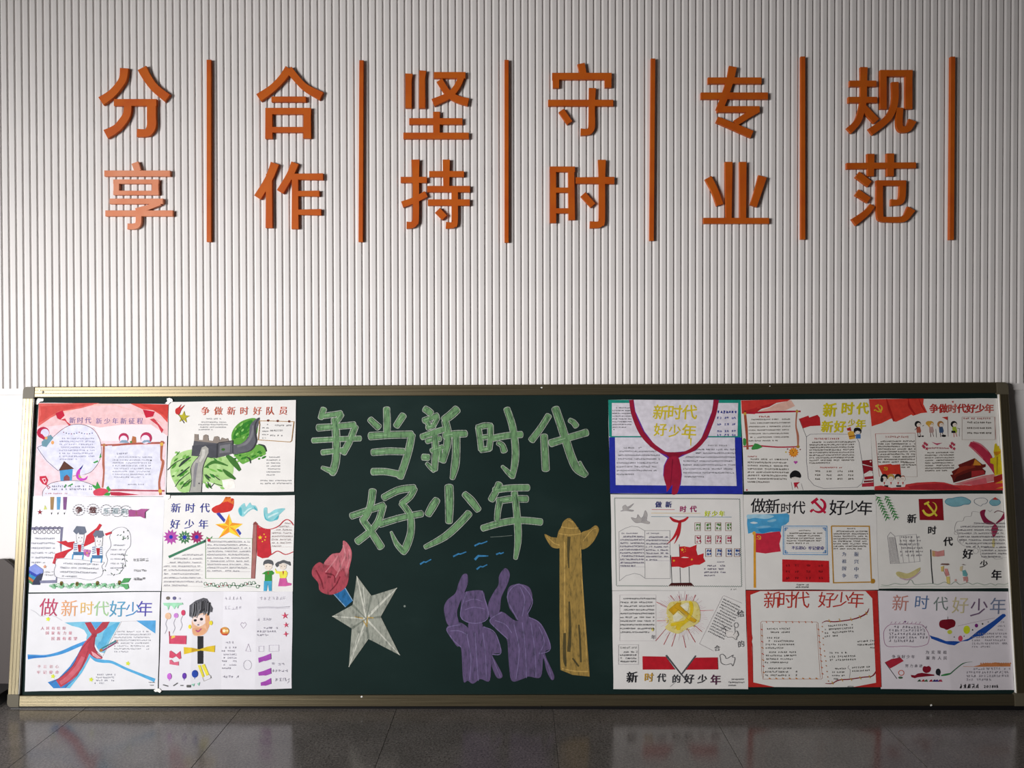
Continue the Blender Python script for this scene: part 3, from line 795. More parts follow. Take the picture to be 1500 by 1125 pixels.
k.P('#c11f3c', '300,182 375,150 396,205 350,250 318,235'); k.P('#c8404c', '350,250 400,235 420,270 460,300 440,312 400,262')
k.P('#c11f3c', '1212,142 1340,165 1320,215 1245,230'); k.P('#c8404c', '1285,245 1330,235 1430,355 1410,390 1370,310')
k.n('text_bubble'); k.P('#dfe0f4', '108,540 180,480 280,420 380,340 460,305 570,298 680,340 745,420 775,520 770,640 720,740 640,810 540,832 330,785 200,680 140,600', True)
k.L('#6a4040', 5, '110,540 185,500 275,430 370,350 460,305 570,298 680,340 745,420 775,520 770,640 720,740 640,810 480,838', sm=True)
k.L('#6a4040', 5, '110,540 150,600 210,680 330,785')
k.P('#e4e4f4', '165,1045 180,970 250,915 380,890 560,890 690,930 740,1045'); k.L('#53535c', 5, '165,1048 172,990 250,915 380,888 560,890 690,935 720,980', sm=True)
k.n('cartoon_child'); k.E('#bc2448', 172, 385, 66, 62); k.E('#d9d4ec', 190, 388, 44); k.P('#bc2448', '110,345 150,440 205,482 190,430'); k.P('#6f98a8', '155,480 215,425 250,405 278,440 230,500 205,535 160,525'); k.E('#e8a868', 270, 488, 16, 20); k.E('#e8a868', 203, 440, 14, 16)
k.n('little_house'); k.P('#4c9ad0', '342,775 480,765 470,884 352,886'); k.P('#5a382e', '332,782 390,680 495,762'); k.P('#8a4d50', '384,884 388,845 420,822 448,850 448,884')
k.n('bird'); k.P('#c44ab8', '512,830 530,780 570,745 555,800 560,850 600,862 636,835 618,875 570,888 530,870', True); k.P('#20267e', '548,765 590,715 580,745 565,770'); k.P('#9fc04a', '540,815 575,860 545,855')
k.n('heart_kite'); k.P('#c8304a', '135,840 200,835 225,880 205,935 165,920 135,880'); k.P('#f0d0d8', '158,865 195,858 205,895 185,915'); k.P('#b81f38', '168,875 195,868 195,905'); k.L('#b81f38', 6, '205,930 245,955 225,972'); k.L('#b81f38', 6, '210,935 225,975')
k.n('log_frame'); k.P('#dfe0f0', '815,520 1395,510 1400,980 810,970'); 
k.B('#a9584c', '770,512,16 900,515,22 1100,500,20 1440,490,20'); k.B('#b06a58', '805,500,22 800,700,26 805,800,20 790,960,18'); k.B('#b0664e', '1415,470,30 1405,650,20 1425,700,28 1385,900,22 1400,1035,30'); k.B('#a9485a', '790,990,14 1000,985,22 1200,990,14 1440,992,18')
k.E('#d9b050', 1410, 505, 18); k.E('#d9b050', 1395, 995, 20); k.E('#b98050', 805, 515, 16)
k.n('cartoon_child')
for x, r_ in ((1012, 50), (1248, 58)):
    k.E('#b4305a', x, 440, r_*1.05); k.E('#eadfee', x-(8 if x > 1100 else 0), 455, r_*.8); k.P('#86a0b8', [(x-50, 490), (x-20, 462), (x+30, 462), (x+55, 492)])
k.P('#b8704a', '1090,490 1105,420 1140,430 1145,490'); k.E('#4f8d4a', 1090, 482, 12)
k.n('flower'); k.P('#3f9a48', '680,925 720,940 735,895 770,960 730,985 690,950'); k.P('#3f9a48', '830,960 850,940 880,985 845,1010'); k.P('#d0485e', '700,990 760,965 830,975 850,1000 800,1040 720,1042 695,1020', True); k.P('#3f9a48', '800,1040 830,1010 880,1012 860,1045'); k.P('#b83048', '870,1005 960,1005 1180,1035 960,1045 880,1040')
k.P('#3f9a48', '690,695 740,672 745,690 705,705'); k.P('#3f9a48', '755,650 770,600 780,640'); k.B('#3f9a48', '395,960,12 410,925,14'); k.B('#3f9a48', '430,945,8 480,920,16')
p.put(k, 'drawing')
k = p.ink(); k.T('新时代', 475, 255, 64, '#7d6ea6', 82); k.T('新少年新征程', 752, 262, 62, '#7d6ea6', 86); p.put(k, 'lettering', 'violet pencilled title')
k = p.ink()
k.S('#a0a0bc', 345, 445, 705, 31, 8, 15, w=2); k.S('#c8d', 360, 385, 520, 20, 1, 8, w=3) if False else None
for i in range(12): k.E(['#a04060', '#303848', '#5868a8'][i % 3], 385+i*27, 380+18*math.sin(i*math.pi/6)*(1 if i < 6 else -1) + (0), 5)
k.S('#a0a0b0', 900, 640, 1310, 30, 8, 14, w=2); k.S('#70708a', 950, 603, 1060, 30, 1, 17, w=2.5, gap=0); k.S('#70708a', 270, 945, 680, 30, 2, 18, w=2.5, gap=.3); k.S('#d88', 200, 1020, 420, 30, 1, 12); k.E('#222', 1298, 674, 7); k.S('#a0a0b0', 1060, 850, 1220, 75, 2, 14, w=2)
p.put(k, 'small_writing')

p = Poster(236, 580, [(85, 63), (1413, 43), (1393, 1000), (60, 1010)], 'poster with a grey painted Great Wall among green hills and red title 争做新时好队员', (.80, .785, .765, 1))
k = p.ink()
random.seed(21)
k.n('green_hills'); k.P('#a8cf86', '130,640 320,560 480,620 700,640 760,720 740,860 640,950 480,900 300,1000 200,1000 150,930 100,800', True)
k.P('#5c9a3c', '740,400 790,310 880,250 1000,240 1010,380 960,450 860,500 760,500', True); k.P('#2f7a28', '755,430 800,340 900,270 960,260 920,370 820,420 780,440', True)
k.P('#6aa848', '760,590 860,560 1000,510 1090,530 1100,590 1000,650 890,700 850,710 800,660', True)
k.P('#f2efe8', '640,880 760,860 780,960 660,980'); 
gl = ['#2f7d2a', '#4a8f30', '#8cc468', '#b8dc98', '#3b6a2c', '#76b450']
for _ in range(60):
    x = random.uniform(110, 640); y = 590+random.random()*370; 
    if 300 < x < 440 and y > 640: continue
    a = random.uniform(.3, 1.0) if x > 440 else random.uniform(-.9, -.3)
    l_ = random.uniform(30, 90); k.B(random.choice(gl), [(x, y, 6), (x+l_*.5*math.cos(a), y+l_*.5*math.sin(a), random.uniform(14, 28)), (x+l_*math.cos(a), y+l_*math.sin(a), 5)])
for _ in range(26):
    x = random.uniform(770, 1080); y = 560+random.random()*90; k.E(random.choice(gl[:3]+gl[5:]), x, y+(1080-x)*.15, random.uniform(10, 26), 10, -.5)
for _ in range(18):
    x = random.uniform(770, 960); y = 300+random.random()*150; k.E(random.choice(gl[:3]), x, y, random.uniform(12, 26), 10, -.8)
for a in ('455,750,8 560,690,34 700,730,10', '690,620,30 760,690,60 830,780,30', '650,770,16 710,820,44 780,870,20'): k.B('#3f7430', a)
for a in ('70,775,8 150,700,8 250,650,6', '170,840,10 240,790,14 300,740,8', '190,740,10 240,690,28 310,640,12', '150,950,6 200,880,8 300,800,6', '210,970,6 260,910,8 310,870,5', '470,820,6 500,850,16 520,860,8', '540,820,6 590,860,8 620,880,8', '490,900,6 520,950,8 560,910,5', '900,640,8 930,660,14 940,705,8', '1020,505,8 1080,525,18 1105,580,10', '640,940,8 560,915,5'): k.B('#33443a', a)
k.n('great_wall'); k.P('#5a5a60', '350,460 600,485 750,470 760,600 700,620 580,650 320,625'); k.P('#4c4d55', '330,520 600,500 590,650 322,626')
k.P('#5f6068', '740,520 840,500 920,420 940,300 1030,225 1020,300 1000,360 1000,480 960,560 840,600 750,605', True); k.B('#3c3c42', '1030,228,6 990,300,16 990,400,18 1000,480,14 940,570,10 820,602,6'); k.B('#77777c', '800,530,20 900,490,28 955,400,24 965,310,16')
k.P('#8f847c', '352,398 392,402 395,460 440,462 445,415 470,402 495,412 500,465 545,470 560,425 590,420 610,430 615,470 640,435 680,450 700,440 712,470 750,462 748,482 590,495 350,470')
k.P('#77777c', '620,520 730,500 725,590 615,600'); k.P('#393a40', '585,500 605,490 600,640 580,650'); k.L('#393a40', 10, '605,490 755,470 755,600'); k.E('#3b6a2c', 655, 560, 20, 14)
k.P('#a9a8a2', '410,600 430,540 470,522 500,550 500,600 470,660 440,740 440,860 425,1005 300,1008 325,900 320,740 340,690 390,650', False); k.B('#4c4c50', '410,620,6 340,700,6 312,780,6 325,880,6 300,1005,6'); k.B('#4c4c50', '500,600,6 445,730,6 432,860,6 425,1005,6'); k.B('#86858a', '380,700,30 360,800,30 350,950,22'); k.B('#c9c8c2', '450,560,30 445,620,30 410,690,20'); k.E('#55555a', 402, 915, 9)
k.n('torch_emblem'); k.P('#c43434', '155,180 155,140 190,115 215,88 200,130 250,95 215,145 195,190 175,195', True); k.ST('#b5ac30', 238, 222, 66, .1); k.L('#444', 6, '185,190 245,285')
k.n('text_frame'); k.L('#ab8450', 7, '1030,262 1130,262 1392,270 1368,470 1350,482 1020,460 1035,300 1030,262'); 
for x in (1122, 1222, 1342): k.E('#6a3426', x, 258+(x-1122)*.04, 12)
p.put(k, 'drawing')
k = p.ink(); k.T('争做新时好队员', 465, 156, 86, '#c8553c', 136, cols=['#c8553c', '#cf6a4e', '#c8553c']); p.put(k, 'lettering', 'red hand-lettered title')
k = p.ink()
k.S(GREY, 400, 275, 700, 26, 4, 13, w=2); k.S(GREY, 480, 240, 640, 26, 1, 14, w=2, gap=.3); k.S(GREY, 1110, 640, 1255, 31, 7, 13, w=2); k.S(GREY, 1045, 885, 1365, 30, 2, 14, w=2); k.S(DK, 1150, 310, 1370, 52, 3, 17, w=2.2, gap=.25); k.S(DK, 1065, 300, 1125, 35, 5, 12, w=2)
p.put(k, 'small_writing')

# ---------------- row 2 left
p = Poster(34, 720, [(110, 50), (1482, 55), (1445, 1040), (62, 1055)], 'white poster with two pupils in flying red scarves above a green leafy border', (.80, .80, .835, 1))
k = p.ink()
k.n('pencil')
for x, c_ in ((308, '#a5855c'), (375, '#5f9cc8'), (442, '#84588c')):
    k.P(c_, [(x-20, 56), (x+22, 56), (x+12, 190), (x-18, 190)]); k.P('#efeff2', [(x-18, 190), (x+12, 190), (x-8, 240)]); k.P('#333', [(x-14, 220), (x+2, 220), (x-8, 244)])
k.n('star'); k.ST('#8c2a34', 180, 215, 30); k.P('#c8cf78', '220,190 232,140 256,185')
k.n('notebook'); k.P('#7b7a94', '90,372 425,372 422,390 90,400'); k.P('#7b7a94', '395,380 422,380 400,660 388,560'); 
for i in range(6):
    x = 128+i*48; k.O('#4a4858', 5, x, 420, 18, 20); k.L('#4a4858', 5, [(x+5, 405), (x-5, 385), (x+12, 365), (x+28, 370)])
k.n('red_scarf'); k.P('#c8343f', '632,580 665,460 770,380 800,335 828,350 790,410 745,450 750,525 700,550'); k.P('#c8343f', '855,440 930,415 930,440 870,462'); k.P('#c8343f', '350,520 400,522 450,512 470,530 540,520 535,600 470,580 400,545'); k.P('#c8343f', '520,590 400,630 340,650 330,690 310,750 340,760 350,700 430,695 470,640 525,600')
k.n('cartoon_child')
for x, y, w_, h_ in ((598, 420, 72, 60), (792, 455, 60, 50)):
    k.P('#e9e9ec', [(x-40, y+10), (x+45, y+10), (x+38, y+115), (x+5, y+135), (x-30, y+118)]); k.L('#555', 3.5, [(x-38, y+30), (x-34, y+110), (x+5, y+134), (x+38, y+110), (x+44, y+20)])
    k.P('#6d7486', [(x-w_, y-5), (x-w_*.5, y-h_), (x+w_*.7, y-h_*.9), (x+w_*.95, y+5), (x+w_*.5, y+30), (x-w_*.1, y+28), (x-w_*.2, y+8), (x-w_*.5, y+30)])
    k.E('#444', x-12, y+62, 4, 7); k.E('#444', x+20, y+62, 4, 7); k.L('#a55', 4, [(x-6, y+98), (x+5, y+103), (x+16, y+96)])
    k.P('#e4e8f0', [(x-68, y+120), (x+38, y+120), (x+42, y+210), (x-70, y+210)])
    for q in range(4): k.L('#3c5a86', 8, [(x-66, y+130+q*20), (x-28, y+124+q*20)]); k.L('#3c5a86', 8, [(x+14, y+130+q*20), (x+38, y+132+q*20)])
    k.P('#b02834', [(x-25, y+135), (x+15, y+135), (x+10, y+210), (x-15, y+215)]); k.P('#4a78a4', [(x-70, y+210), (x+42, y+210), (x+40, y+245), (x-70, y+245)]); k.L('#5aa4d4', 12, [(x-74, y+235), (x-80, y+290)]); k.L('#5aa4d4', 12, [(x+32, y+240), (x+26, y+290)])
k.n('flower'); k.E('#b060a0', 670, 640, 34); k.E('#d080b8', 650, 618, 16); k.E('#d080b8', 695, 625, 16); k.E('#d080b8', 680, 668, 16); k.E('#d8a060', 672, 642, 10)
k.n('text_bubble'); k.L('#7a7a84', 3, '365,700 480,705 600,712 760,735 850,740 825,780 840,830 820,880 780,900 700,925 560,905 420,910 340,885 330,820 345,770 330,740 365,700', sm=True)
k.L('#7a7a84', 3, '905,480 930,415 1000,375 1070,380 1120,440 1125,560 1080,620 1060,700 1070,760 1000,860 880,870', sm=True); k.L('#7a7a84', 3, '905,480 920,570 870,650 885,720 860,790', sm=True)
for _ in range(26):
    x, y = random.choice(((1060+random.uniform(-60, 50), 460+random.uniform(-70, 40)), (900+random.uniform(-60, 150), 830+random.uniform(-30, 30)), (1055+random.uniform(-20, 20), 700+random.uniform(-60, 100)))); a = random.uniform(0, 3); k.B(random.choice(['#3f5a44', '#444', '#4f7a58']), [(x, y, 2), (x+14*math.cos(a), y+14*math.sin(a), 7), (x+24*math.cos(a), y+24*math.sin(a), 2)])
k.n('books'); k.P('#8a9ae0', '70,790 130,755 215,815 215,850 150,870 70,830'); k.P('#3c4fb0', '68,820 150,868 190,850 180,900 120,890 70,850'); k.P('#3b90c0', '70,858 145,895 120,925 68,885'); k.P('#c87848', '66,888 118,925 105,950 64,915'); k.P('#5a8f60', '66,920 105,948 96,972 70,950'); k.P('#3c4058', '150,880 215,850 180,975 100,975 120,925')
k.P('#8788a4', '180,930 345,925 350,895 358,895 355,955 185,958'); k.ST('#e0a080', 232, 785, 22)
k.n('leafy_border')
gr = ['#a8d0b4', '#8cc49c', '#5f9f70', '#cfe6d4']
for i in range(34):
    x = 300+i*22; k.E(gr[i % 4], x, 985+14*math.sin(i*1.7), 24, 15, math.sin(i)*.6)
k.P('#4f9a5c', '1020,960 1060,905 1130,905 1100,950'); k.P('#5fa96c', '1020,965 1100,965 1110,1010 1080,1025'); 
for x in (405, 568, 780, 1010): k.E('#7a6a34', x, 960+random.uniform(-10, 10), 16, 24); k.E('#4c3c24', x, 965, 10, 12)
for i in range(40): k.E('#3f7d50', 300+i*18, 975+random.uniform(-20, 24), 4)
k.n('title_bubble')
for i, (x, y) in enumerate(((587, 192), (732, 188), (872, 195), (985, 205), (1075, 205))):
    for a in range(14): k.L('#505058', 5, [(x+60*math.cos(a*.449), y+57*math.sin(a*.449)), (x+60*math.cos(a*.449+.27), y+57*math.sin(a*.449+.27))])
k.P('#a8568e', '1108,190 1200,195 1240,180 1320,182 1280,215 1280,282 1230,260 1110,262'); 
p.put(k, 'drawing')
k = p.ink(); k.T('争做', 587, 192, 70, '#5c2a2a', 145, off=.02); k.T('乐观向', 875, 205, 66, '#5a7f86', 95) ; k.T('上', 1190, 225, 44, '#8a6a3a'); p.put(k, 'lettering')
k = p.ink(); k.S('#7d8498', 100, 490, 330, 50, 6, 18, w=2.4); k.S('#686c7c', 400, 750, 800, 44, 4, 17, w=2.4, slope=.03); k.S('#686c7c', 925, 560, 1075, 48, 6, 15, w=2.2); k.S('#444', 1165, 715, 1300, 60, 1, 30, w=3.5, gap=0); k.S('#555', 1172, 825, 1280, 60, 1, 24, w=3, gap=0); k.S('#333', 1172, 915, 1275, 60, 1, 28, w=4, gap=0); k.S('#777', 240, 840, 320, 30, 2, 16); p.put(k, 'small_writing')

p = Poster(232, 720, [(62, 42), (1428, 38), (1408, 1045), (38, 1045)], 'poster with torch, gold star, red flag, two pupils and blue title 新时代好少年', (.80, .79, .775, 1))
k = p.ink()
k.n('torch'); k.P('#c9342e', '560,185 600,150 650,130 705,80 725,100 770,70 795,90 785,170 740,210 600,225', True); k.P('#e07a38', '670,120 705,55 712,110 760,55 768,110 795,75 790,135 720,100'); k.P('#3d46a8', '608,230 642,218 705,295 690,325'); k.P('#3d46a8', '815,400 838,388 872,435 855,458')
k.n('gold_star')
ctr = (742, 362); tips = [(742, 232), (888, 338), (862, 482), (632, 490), (598, 342)]; inn = [(775, 325), (808, 395), (745, 425), (690, 395), (700, 330)]
for i in range(5): k.P('#f3d23c', [tips[i], inn[i], ctr]); k.P('#ee9a2c', [tips[(i+1) % 5], inn[i], ctr])
k.n('dove')
for pts in ('840,180 900,120 920,160 960,115 980,140 1020,150 1040,200 990,185 940,215 890,262 850,240', '1105,180 1140,170 1150,230 1230,185 1328,178 1270,240 1240,290 1170,315 1115,280'):
    k.P('#8ecdd4', pts, True)
k.P('#55b3c2', '845,190 870,165 880,240 860,250', True); k.P('#55b3c2', '1000,150 1042,200 1015,190', True); k.P('#55b3c2', '1108,200 1130,280 1180,300 1120,290', True); k.P('#55b3c2', '1210,300 1260,250 1250,290', True); k.B('#c8e8ea', '900,230,14 940,190,16 980,170,8'); k.B('#c8e8ea', '1150,270,16 1210,240,18 1260,220,8')
k.n('flower')
for x, y, c_ in ((135, 475, '#b350a8'), (278, 478, '#4a7f54'), (405, 475, '#a02f68')):
    k.ST(c_, x, y, 84 if x < 200 else 74, .2, .62, 11); k.E('#2c35b0', x, y, 20)
    for a in range(8): k.L('#e8d8ea' if x > 200 and x < 300 else c_, 5, [(x+24*math.cos(a*.785), y+24*math.sin(a*.785)), (x+38*math.cos(a*.785), y+38*math.sin(a*.785))])
k.n('ribbon'); k.B('#3f7d5e', '112,685,26 300,600,24 498,515,26'); k.P('#28304c', '478,508 500,500 503,525 482,530')
k.P('#4f9150', '505,470 540,490 535,500 510,495'); k.P('#4f9150', '540,490 570,465 560,490'); k.E('#b83448', 533, 508, 16, 18)
k.n('text_frame'); k.G('#6f9f60', 4, 497, 490, 985, 908)
k.n('flag'); k.B('#a8706c', '1015,320,30 1010,500,36 1005,700,36 992,910,38', False); k.B('#8a4844', '1000,330,5 990,480,5 975,905,5', False); k.B('#8a4844', '1035,345,5 1030,600,5 1012,910,5', False); k.P('#8a4844', '990,345 1018,312 1050,345')
k.P('#c22d38', '1035,350 1060,375 1120,395 1175,398 1172,520 1185,660 1150,690 1090,698 1035,670'); k.B('#c22d38', '1040,350,8 1100,385,8 1180,392,8 1260,360,10 1310,310,10 1350,292,9 1390,315,9 1415,352,10'); k.B('#c22d38', '1090,695,8 1180,660,10 1250,622,9 1330,658,9 1412,630,8')
five(k, 1068, 480, 26); 
k.n('cartoon_child'); k.P('#5a5c60', '1100,765 1110,725 1150,710 1195,725 1205,765 1180,770 1150,755 1120,770', True); k.P('#e9dccf', '1112,760 1150,752 1195,762 1190,800 1155,830 1118,805'); k.P('#3f8f3c', '1130,830 1190,825 1215,850 1200,870 1190,865 1190,935 1115,935 1118,865 1085,860'); k.P('#4aa7cc', '1108,935 1190,935 1188,1040 1160,1040 1148,960 1135,1040 1104,1040'); k.P('#a33', '1145,840 1160,840 1152,875')
k.P('#5a5c60', '1225,760 1250,735 1275,728 1310,715 1350,728 1380,735 1385,775 1355,760 1310,745 1275,760 1245,790', True); k.P('#e9dccf', '1265,760 1310,748 1345,765 1335,805 1305,825 1275,805'); k.P('#e9e350', '1222,800 1240,830 1275,835 1335,825 1355,850 1345,890 1335,905 1275,905 1268,860 1230,855'); k.P('#cf5fa0', '1272,905 1338,905 1350,950 1395,960 1390,980 1330,990 1255,990'); k.P('#a33', '1300,830 1318,835 1310,880')
for x in (1135, 1170, 1290, 1325): k.E('#333', x, 782, 4)
random.seed(4)
k.n('vine_border')
for i in range(14):
    x = 495+i*42; y = 975+random.uniform(-22, 22); k.O('#4f8a64', 4, x, y, 15, 17, 10)
    k.E(random.choice(['#9c2f44', '#3f6a4c', '#222']), x+18, y+random.uniform(-14, 20), 7)
k.L('#4f8a64', 3, '480,1000 560,990 650,1000 760,985 860,985 960,990 1060,1005', sm=True)
p.put(k, 'drawing')
k = p.ink(); k.T('新时代', 185, 170, 98, '#3a4298', 152, dy=0); k.T('好少年', 178, 340, 98, '#3a4298', 148); p.put(k, 'lettering', 'dark blue hand-lettered title')
k = p.ink()
k.S('#8a8a98', 520, 522, 965, 34, 10, 15, w=2, ruled='#8c7f88'); k.S('#8a8a98', 65, 660, 470, 40, 9, 15, w=2, ruled='#9a8f92', x0f=lambda r_: 230-r_*60 if r_ < 3 else 65); k.S('#9a8a8a', 1190, 330, 1400, 34, 8, 15, w=2, ruled='#b09090', x0f=lambda r_: 1300-r_*40 if r_ < 3 else 1195)
p.put(k, 'small_writing')

# ---------------- row 3 left
p = Poster(30, 864, [(88, 40), (1468, 20), (1440, 1035), (50, 1062)], 'white poster with big red scarf outlined in blue and rainbow title, bottom left corner', (.80, .80, .83, 1))
k = p.ink()
k.n('blue_wash'); k.P('#7fc4e0', '465,340 660,332 1050,335 1000,420 940,530 880,660 830,650 790,580 760,520 690,520 700,470 670,420 620,395 540,375')
k.P('#5fb2da', '850,480 900,400 1000,345 1040,340 990,430 920,530 860,640 800,600')
k.P('#5aa6dc', '745,340 865,335 790,410'); k.P('#5aa6dc', '1215,320 1420,318 1415,455')
k.B('#4a9ad8', '82,700,54 150,695,38 280,690,26 430,655,34 560,600,38 700,540,30'); k.B('#3a7cc8', '82,705,30 150,700,20 280,695,10')
k.B('#5cb0e0', '700,640,20 780,720,40 860,745,34 960,755,28 1100,820,26 1250,880,28 1410,945,38'); 
k.P('#3f86cc', '660,560 720,560 700,700 640,830 540,980 510,1025 350,1028 290,965 400,925 520,800 600,680'); k.P('#6fbfe4', '720,660 735,700 650,860 520,1028 480,1025 600,880')
k.n('red_scarf'); k.P('#b2414f', '675,340 740,335 770,385 795,432 800,462 760,475 725,432'); k.P('#b2414f', '862,335 938,332 905,395 850,440 795,466 778,432 815,390'); k.P('#a83c4a', '745,455 805,455 800,490 750,492')
k.B('#c04a58', '770,480,50 735,540,80 690,620,100 630,750,100 540,880,96 400,980,90'); k.B('#cf6a78', '660,700,40 600,810,50 500,920,46 420,975,40'); k.B('#a83848', '770,480,40 750,560,60 745,640,60 800,700,34 862,712,8'); k.P('#b2414f', '705,600 745,500 790,480 778,590 812,665 862,706 850,722 800,718 742,682 708,645'); k.P('#e7a4ac', '745,640 790,665 850,712 805,715 760,685')
k.L('#6a3040', 4, '745,500 620,650 560,780 440,900 330,970', sm=True); k.L('#6a3040', 4, '710,640 640,820 560,940 470,1020', sm=True); k.L('#6a3040', 4, '785,480 775,600 860,700', sm=True)
k.n('pencil'); k.L('#3f7f8a', 16, '850,615 1008,530'); k.L('#8a3a6a', 14, '862,635 1015,545'); k.P('#e8b0a0', '1000,520 1028,525 1018,548'); k.E('#b0783a', 847, 630, 17)
k.n('star')
for x, y in ((293, 305), (345, 903), (743, 937), (1128, 768)): k.ST('#dde84a', x, y, 25, .2, .6)
k.n('pencil_line'); k.L('#b8b8c0', 2.5, '110,205 160,230 220,275 290,262 360,275 440,320', sm=True)
k.L('#b0a8a8', 2.5, '1060,332 960,520 865,690'); k.L('#b8b0b4', 2.5, '1050,330 1230,325')
p.put(k, 'drawing')
k = p.ink()
for ch, x, y, s_, c_ in (('做', 300, 180, 185, '#c24a6c'), ('新', 515, 190, 170, '#e8a878'), ('时', 700, 190, 140, '#e6bc6a'), ('代', 850, 195, 155, '#a6d09a'), ('好', 1020, 195, 170, '#5aa0c4'), ('少', 1180, 200, 150, '#4a90c8'), ('年', 1305, 195, 160, '#5a54b0')): k.T(ch, x, y, s_, c_)
p.put(k, 'lettering', 'rainbow-coloured hand-lettered title')
k = p.ink()
k.T('人民有信仰', 235, 400, 34, '#d07a8c', 56); k.T('国家有力量', 285, 450, 34, '#d07a8c', 60); k.T('民族有希望', 345, 508, 36, '#d07a8c', 58); k.T('不忘初心', 200, 800, 34, '#e4aeb6', 62); k.T('牢记使命', 195, 860, 36, '#df97a4', 64)
k.S('#a0a0aa', 990, 435, 1370, 30, 8, 15, w=2); k.S('#9090a0', 780, 885, 1000, 30, 4, 16, w=2.2, gap=.2); k.S('#777', 1350, 965, 1410, 30, 2, 10)
p.put(k, 'small_writing')

p = Poster(226, 864, [(78, 20), (1448, 15), (1438, 1030), (50, 1050)], 'pale folded poster with a crayon child with spiky black hair, yellow arms and purple flags', (.775, .765, .81, 1), folds=([400, 715, 1072], [0, .0055, .0012, .006, .0]))
k = p.ink()
random.seed(9)
k.n('crayon_child'); k.P('#e8b896', '402,310 440,270 520,240 575,260 582,340 560,430 500,475 420,470 402,400', True); k.P('#f0ddd8', '415,290 540,250 550,330 480,380 420,350', True); k.P('#e2aa82', '540,260 580,270 580,380 550,400', True); k.P('#e2aa82', '410,400 540,400 520,460 430,465', True)
k.P('#5c5c62', '372,270 375,160 440,110 520,80 560,90 620,190 612,232 560,225 500,240 440,270 400,275')
for _ in range(70):
    x = random.uniform(385, 590); y = 120+abs(x-500)*.35+random.uniform(0, 20); k.L(random.choice(['#2c2c30', '#3a3a3e', '#8a8a90']), random.uniform(4, 8), [(x+12, y-20), (x+8, y+60), (x-6, y+random.uniform(90, 130)+(-10 if x > 480 else 10))])
k.E('#26262e', 436, 315, 15, 13); k.E('#26262e', 500, 303, 16, 15); k.E('#7a7a88', 467, 362, 10, 8); k.B('#c8508c', '442,415,8 465,432,14 498,402,10'); k.E('#e8d840', 380, 382, 16, 22); k.E('#e8d840', 598, 343, 18, 24)
k.R('#2e2e32', 460, 480, 518, 770); k.P('#e2c234', '315,595 400,600 480,618 560,590 640,578 636,650 560,640 490,630 400,650 318,670'); k.P('#c99e2a', '400,605 482,620 400,645')
k.P('#ece04a', '462,785 490,782 530,900 512,915'); k.P('#ece04a', '500,785 532,770 580,885 552,895'); k.L('#a09a90', 3, '512,915 525,950 590,925 600,900 580,885'); k.P('#555', '590,890 605,920 596,918')
k.n('balloon')
for x, y, r_, c_ in ((148, 272, 32, '#e8c0a0'), (233, 266, 24, '#cf8ad8'), (310, 236, 22, '#cf4668')): k.E(c_, x, y, r_, r_*1.1 if x < 300 else 30); k.L('#8a8a98', 3, [(x-5, y+30), (x-25, y+80), (x-12, y+130), (x-35, y+185)], sm=True)
k.E('#7b746c', 147, 85, 20, 18); k.E('#6a6890', 215, 85, 18, 18); k.E('#c8c8d8', 270, 88, 10)
k.n('grass_tuft'); k.P('#a2dcb8', '95,135 300,132 310,150 265,160 250,195 235,165 215,200 190,165 165,165 150,212 138,170 105,160')
k.n('flag'); k.P('#d4506e', '160,480 230,475 345,475 342,565 160,562'); k.L('#b83a54', 8, '160,432 168,560'); k.E('#e8d060', 205, 487, 20, 12); k.E('#e8c060', 190, 500, 9)
k.n('bow'); k.P('#d4506e', '165,640 180,632 235,672 280,635 288,712 270,722 235,690 195,712 162,705'); k.P('#d86a84', '165,730 185,728 210,755 262,745 262,788 165,775')
k.n('balloon')
for x, y, c_, rx, ry in ((163, 902, '#cc70d8', 24, 34), (322, 895, '#6a3fae', 22, 32), (433, 873, '#2a4aa8', 32, 40)): k.E(c_, x, y, rx, ry); k.L(c_, 4, [(x, y+ry-4), (x-4, y+ry+14)])
k.n('emblem'); k.E('#d89a50', 740, 430, 48, 44); k.P('#c85a30', '700,400 725,420 715,455 695,440'); k.E('#ece6c0', 735, 425, 18, 16); k.P('#c84a34', '705,455 780,455 760,475 720,472'); k.E('#efe0a0', 768, 425, 12)
k.n('star')
for x, y in ((1370, 268), (1382, 365), (1380, 460)): k.ST('#d8506c', x, y, 40 if y < 300 else 32, -.1, .3, 4 if y > 400 else 5)
k.n('purple_flag')
for y in (660, 812, 918): k.P('#a94fb4', [(1095+(y > 900)*25, y+45), (1150+(y > 900)*20, y+30), (1225, y), (1228, y+60), (1170, y+80), (1150, y+78), (1100+(y > 900)*22, y+98 if y < 700 else y+80)])
k.n('pen_mark')
for a in ('95,990 150,1005', '205,1000 250,970', '280,995 310,995', '345,1000 390,1000'): k.L('#666', 10, a)
k.R('#666', 348, 988, 390, 1015); k.P('#9ad4bc', '395,980 430,975 420,1005'); k.P('#9ad4bc', '455,975 485,960 475,1000')
for pts in ('990,560 960,635 1015,640', ): k.L('#c4b8c8', 3, pts, closed=True)
k.O('#b8b4c0', 3, 980, 780, 42, 50); k.G('#b8b0c0', 3, 1205, 575, 1305, 640); k.G('#b8b0c0', 3, 1100, 585, 1150, 640); k.L('#c4b8c8', 3, '935,400 905,360 920,335 935,350 955,335 968,360 935,400'); k.L('#8a8894', 4, '1085,178 1200,175 1300,180 1420,172'); k.L('#a09aa8', 3, '1090,190 1200,187 1300,192 1415,186')
k.L('#8a8894', 3, '1395,940 1412,925 1408,960 1390,975')
p.put(k, 'drawing')
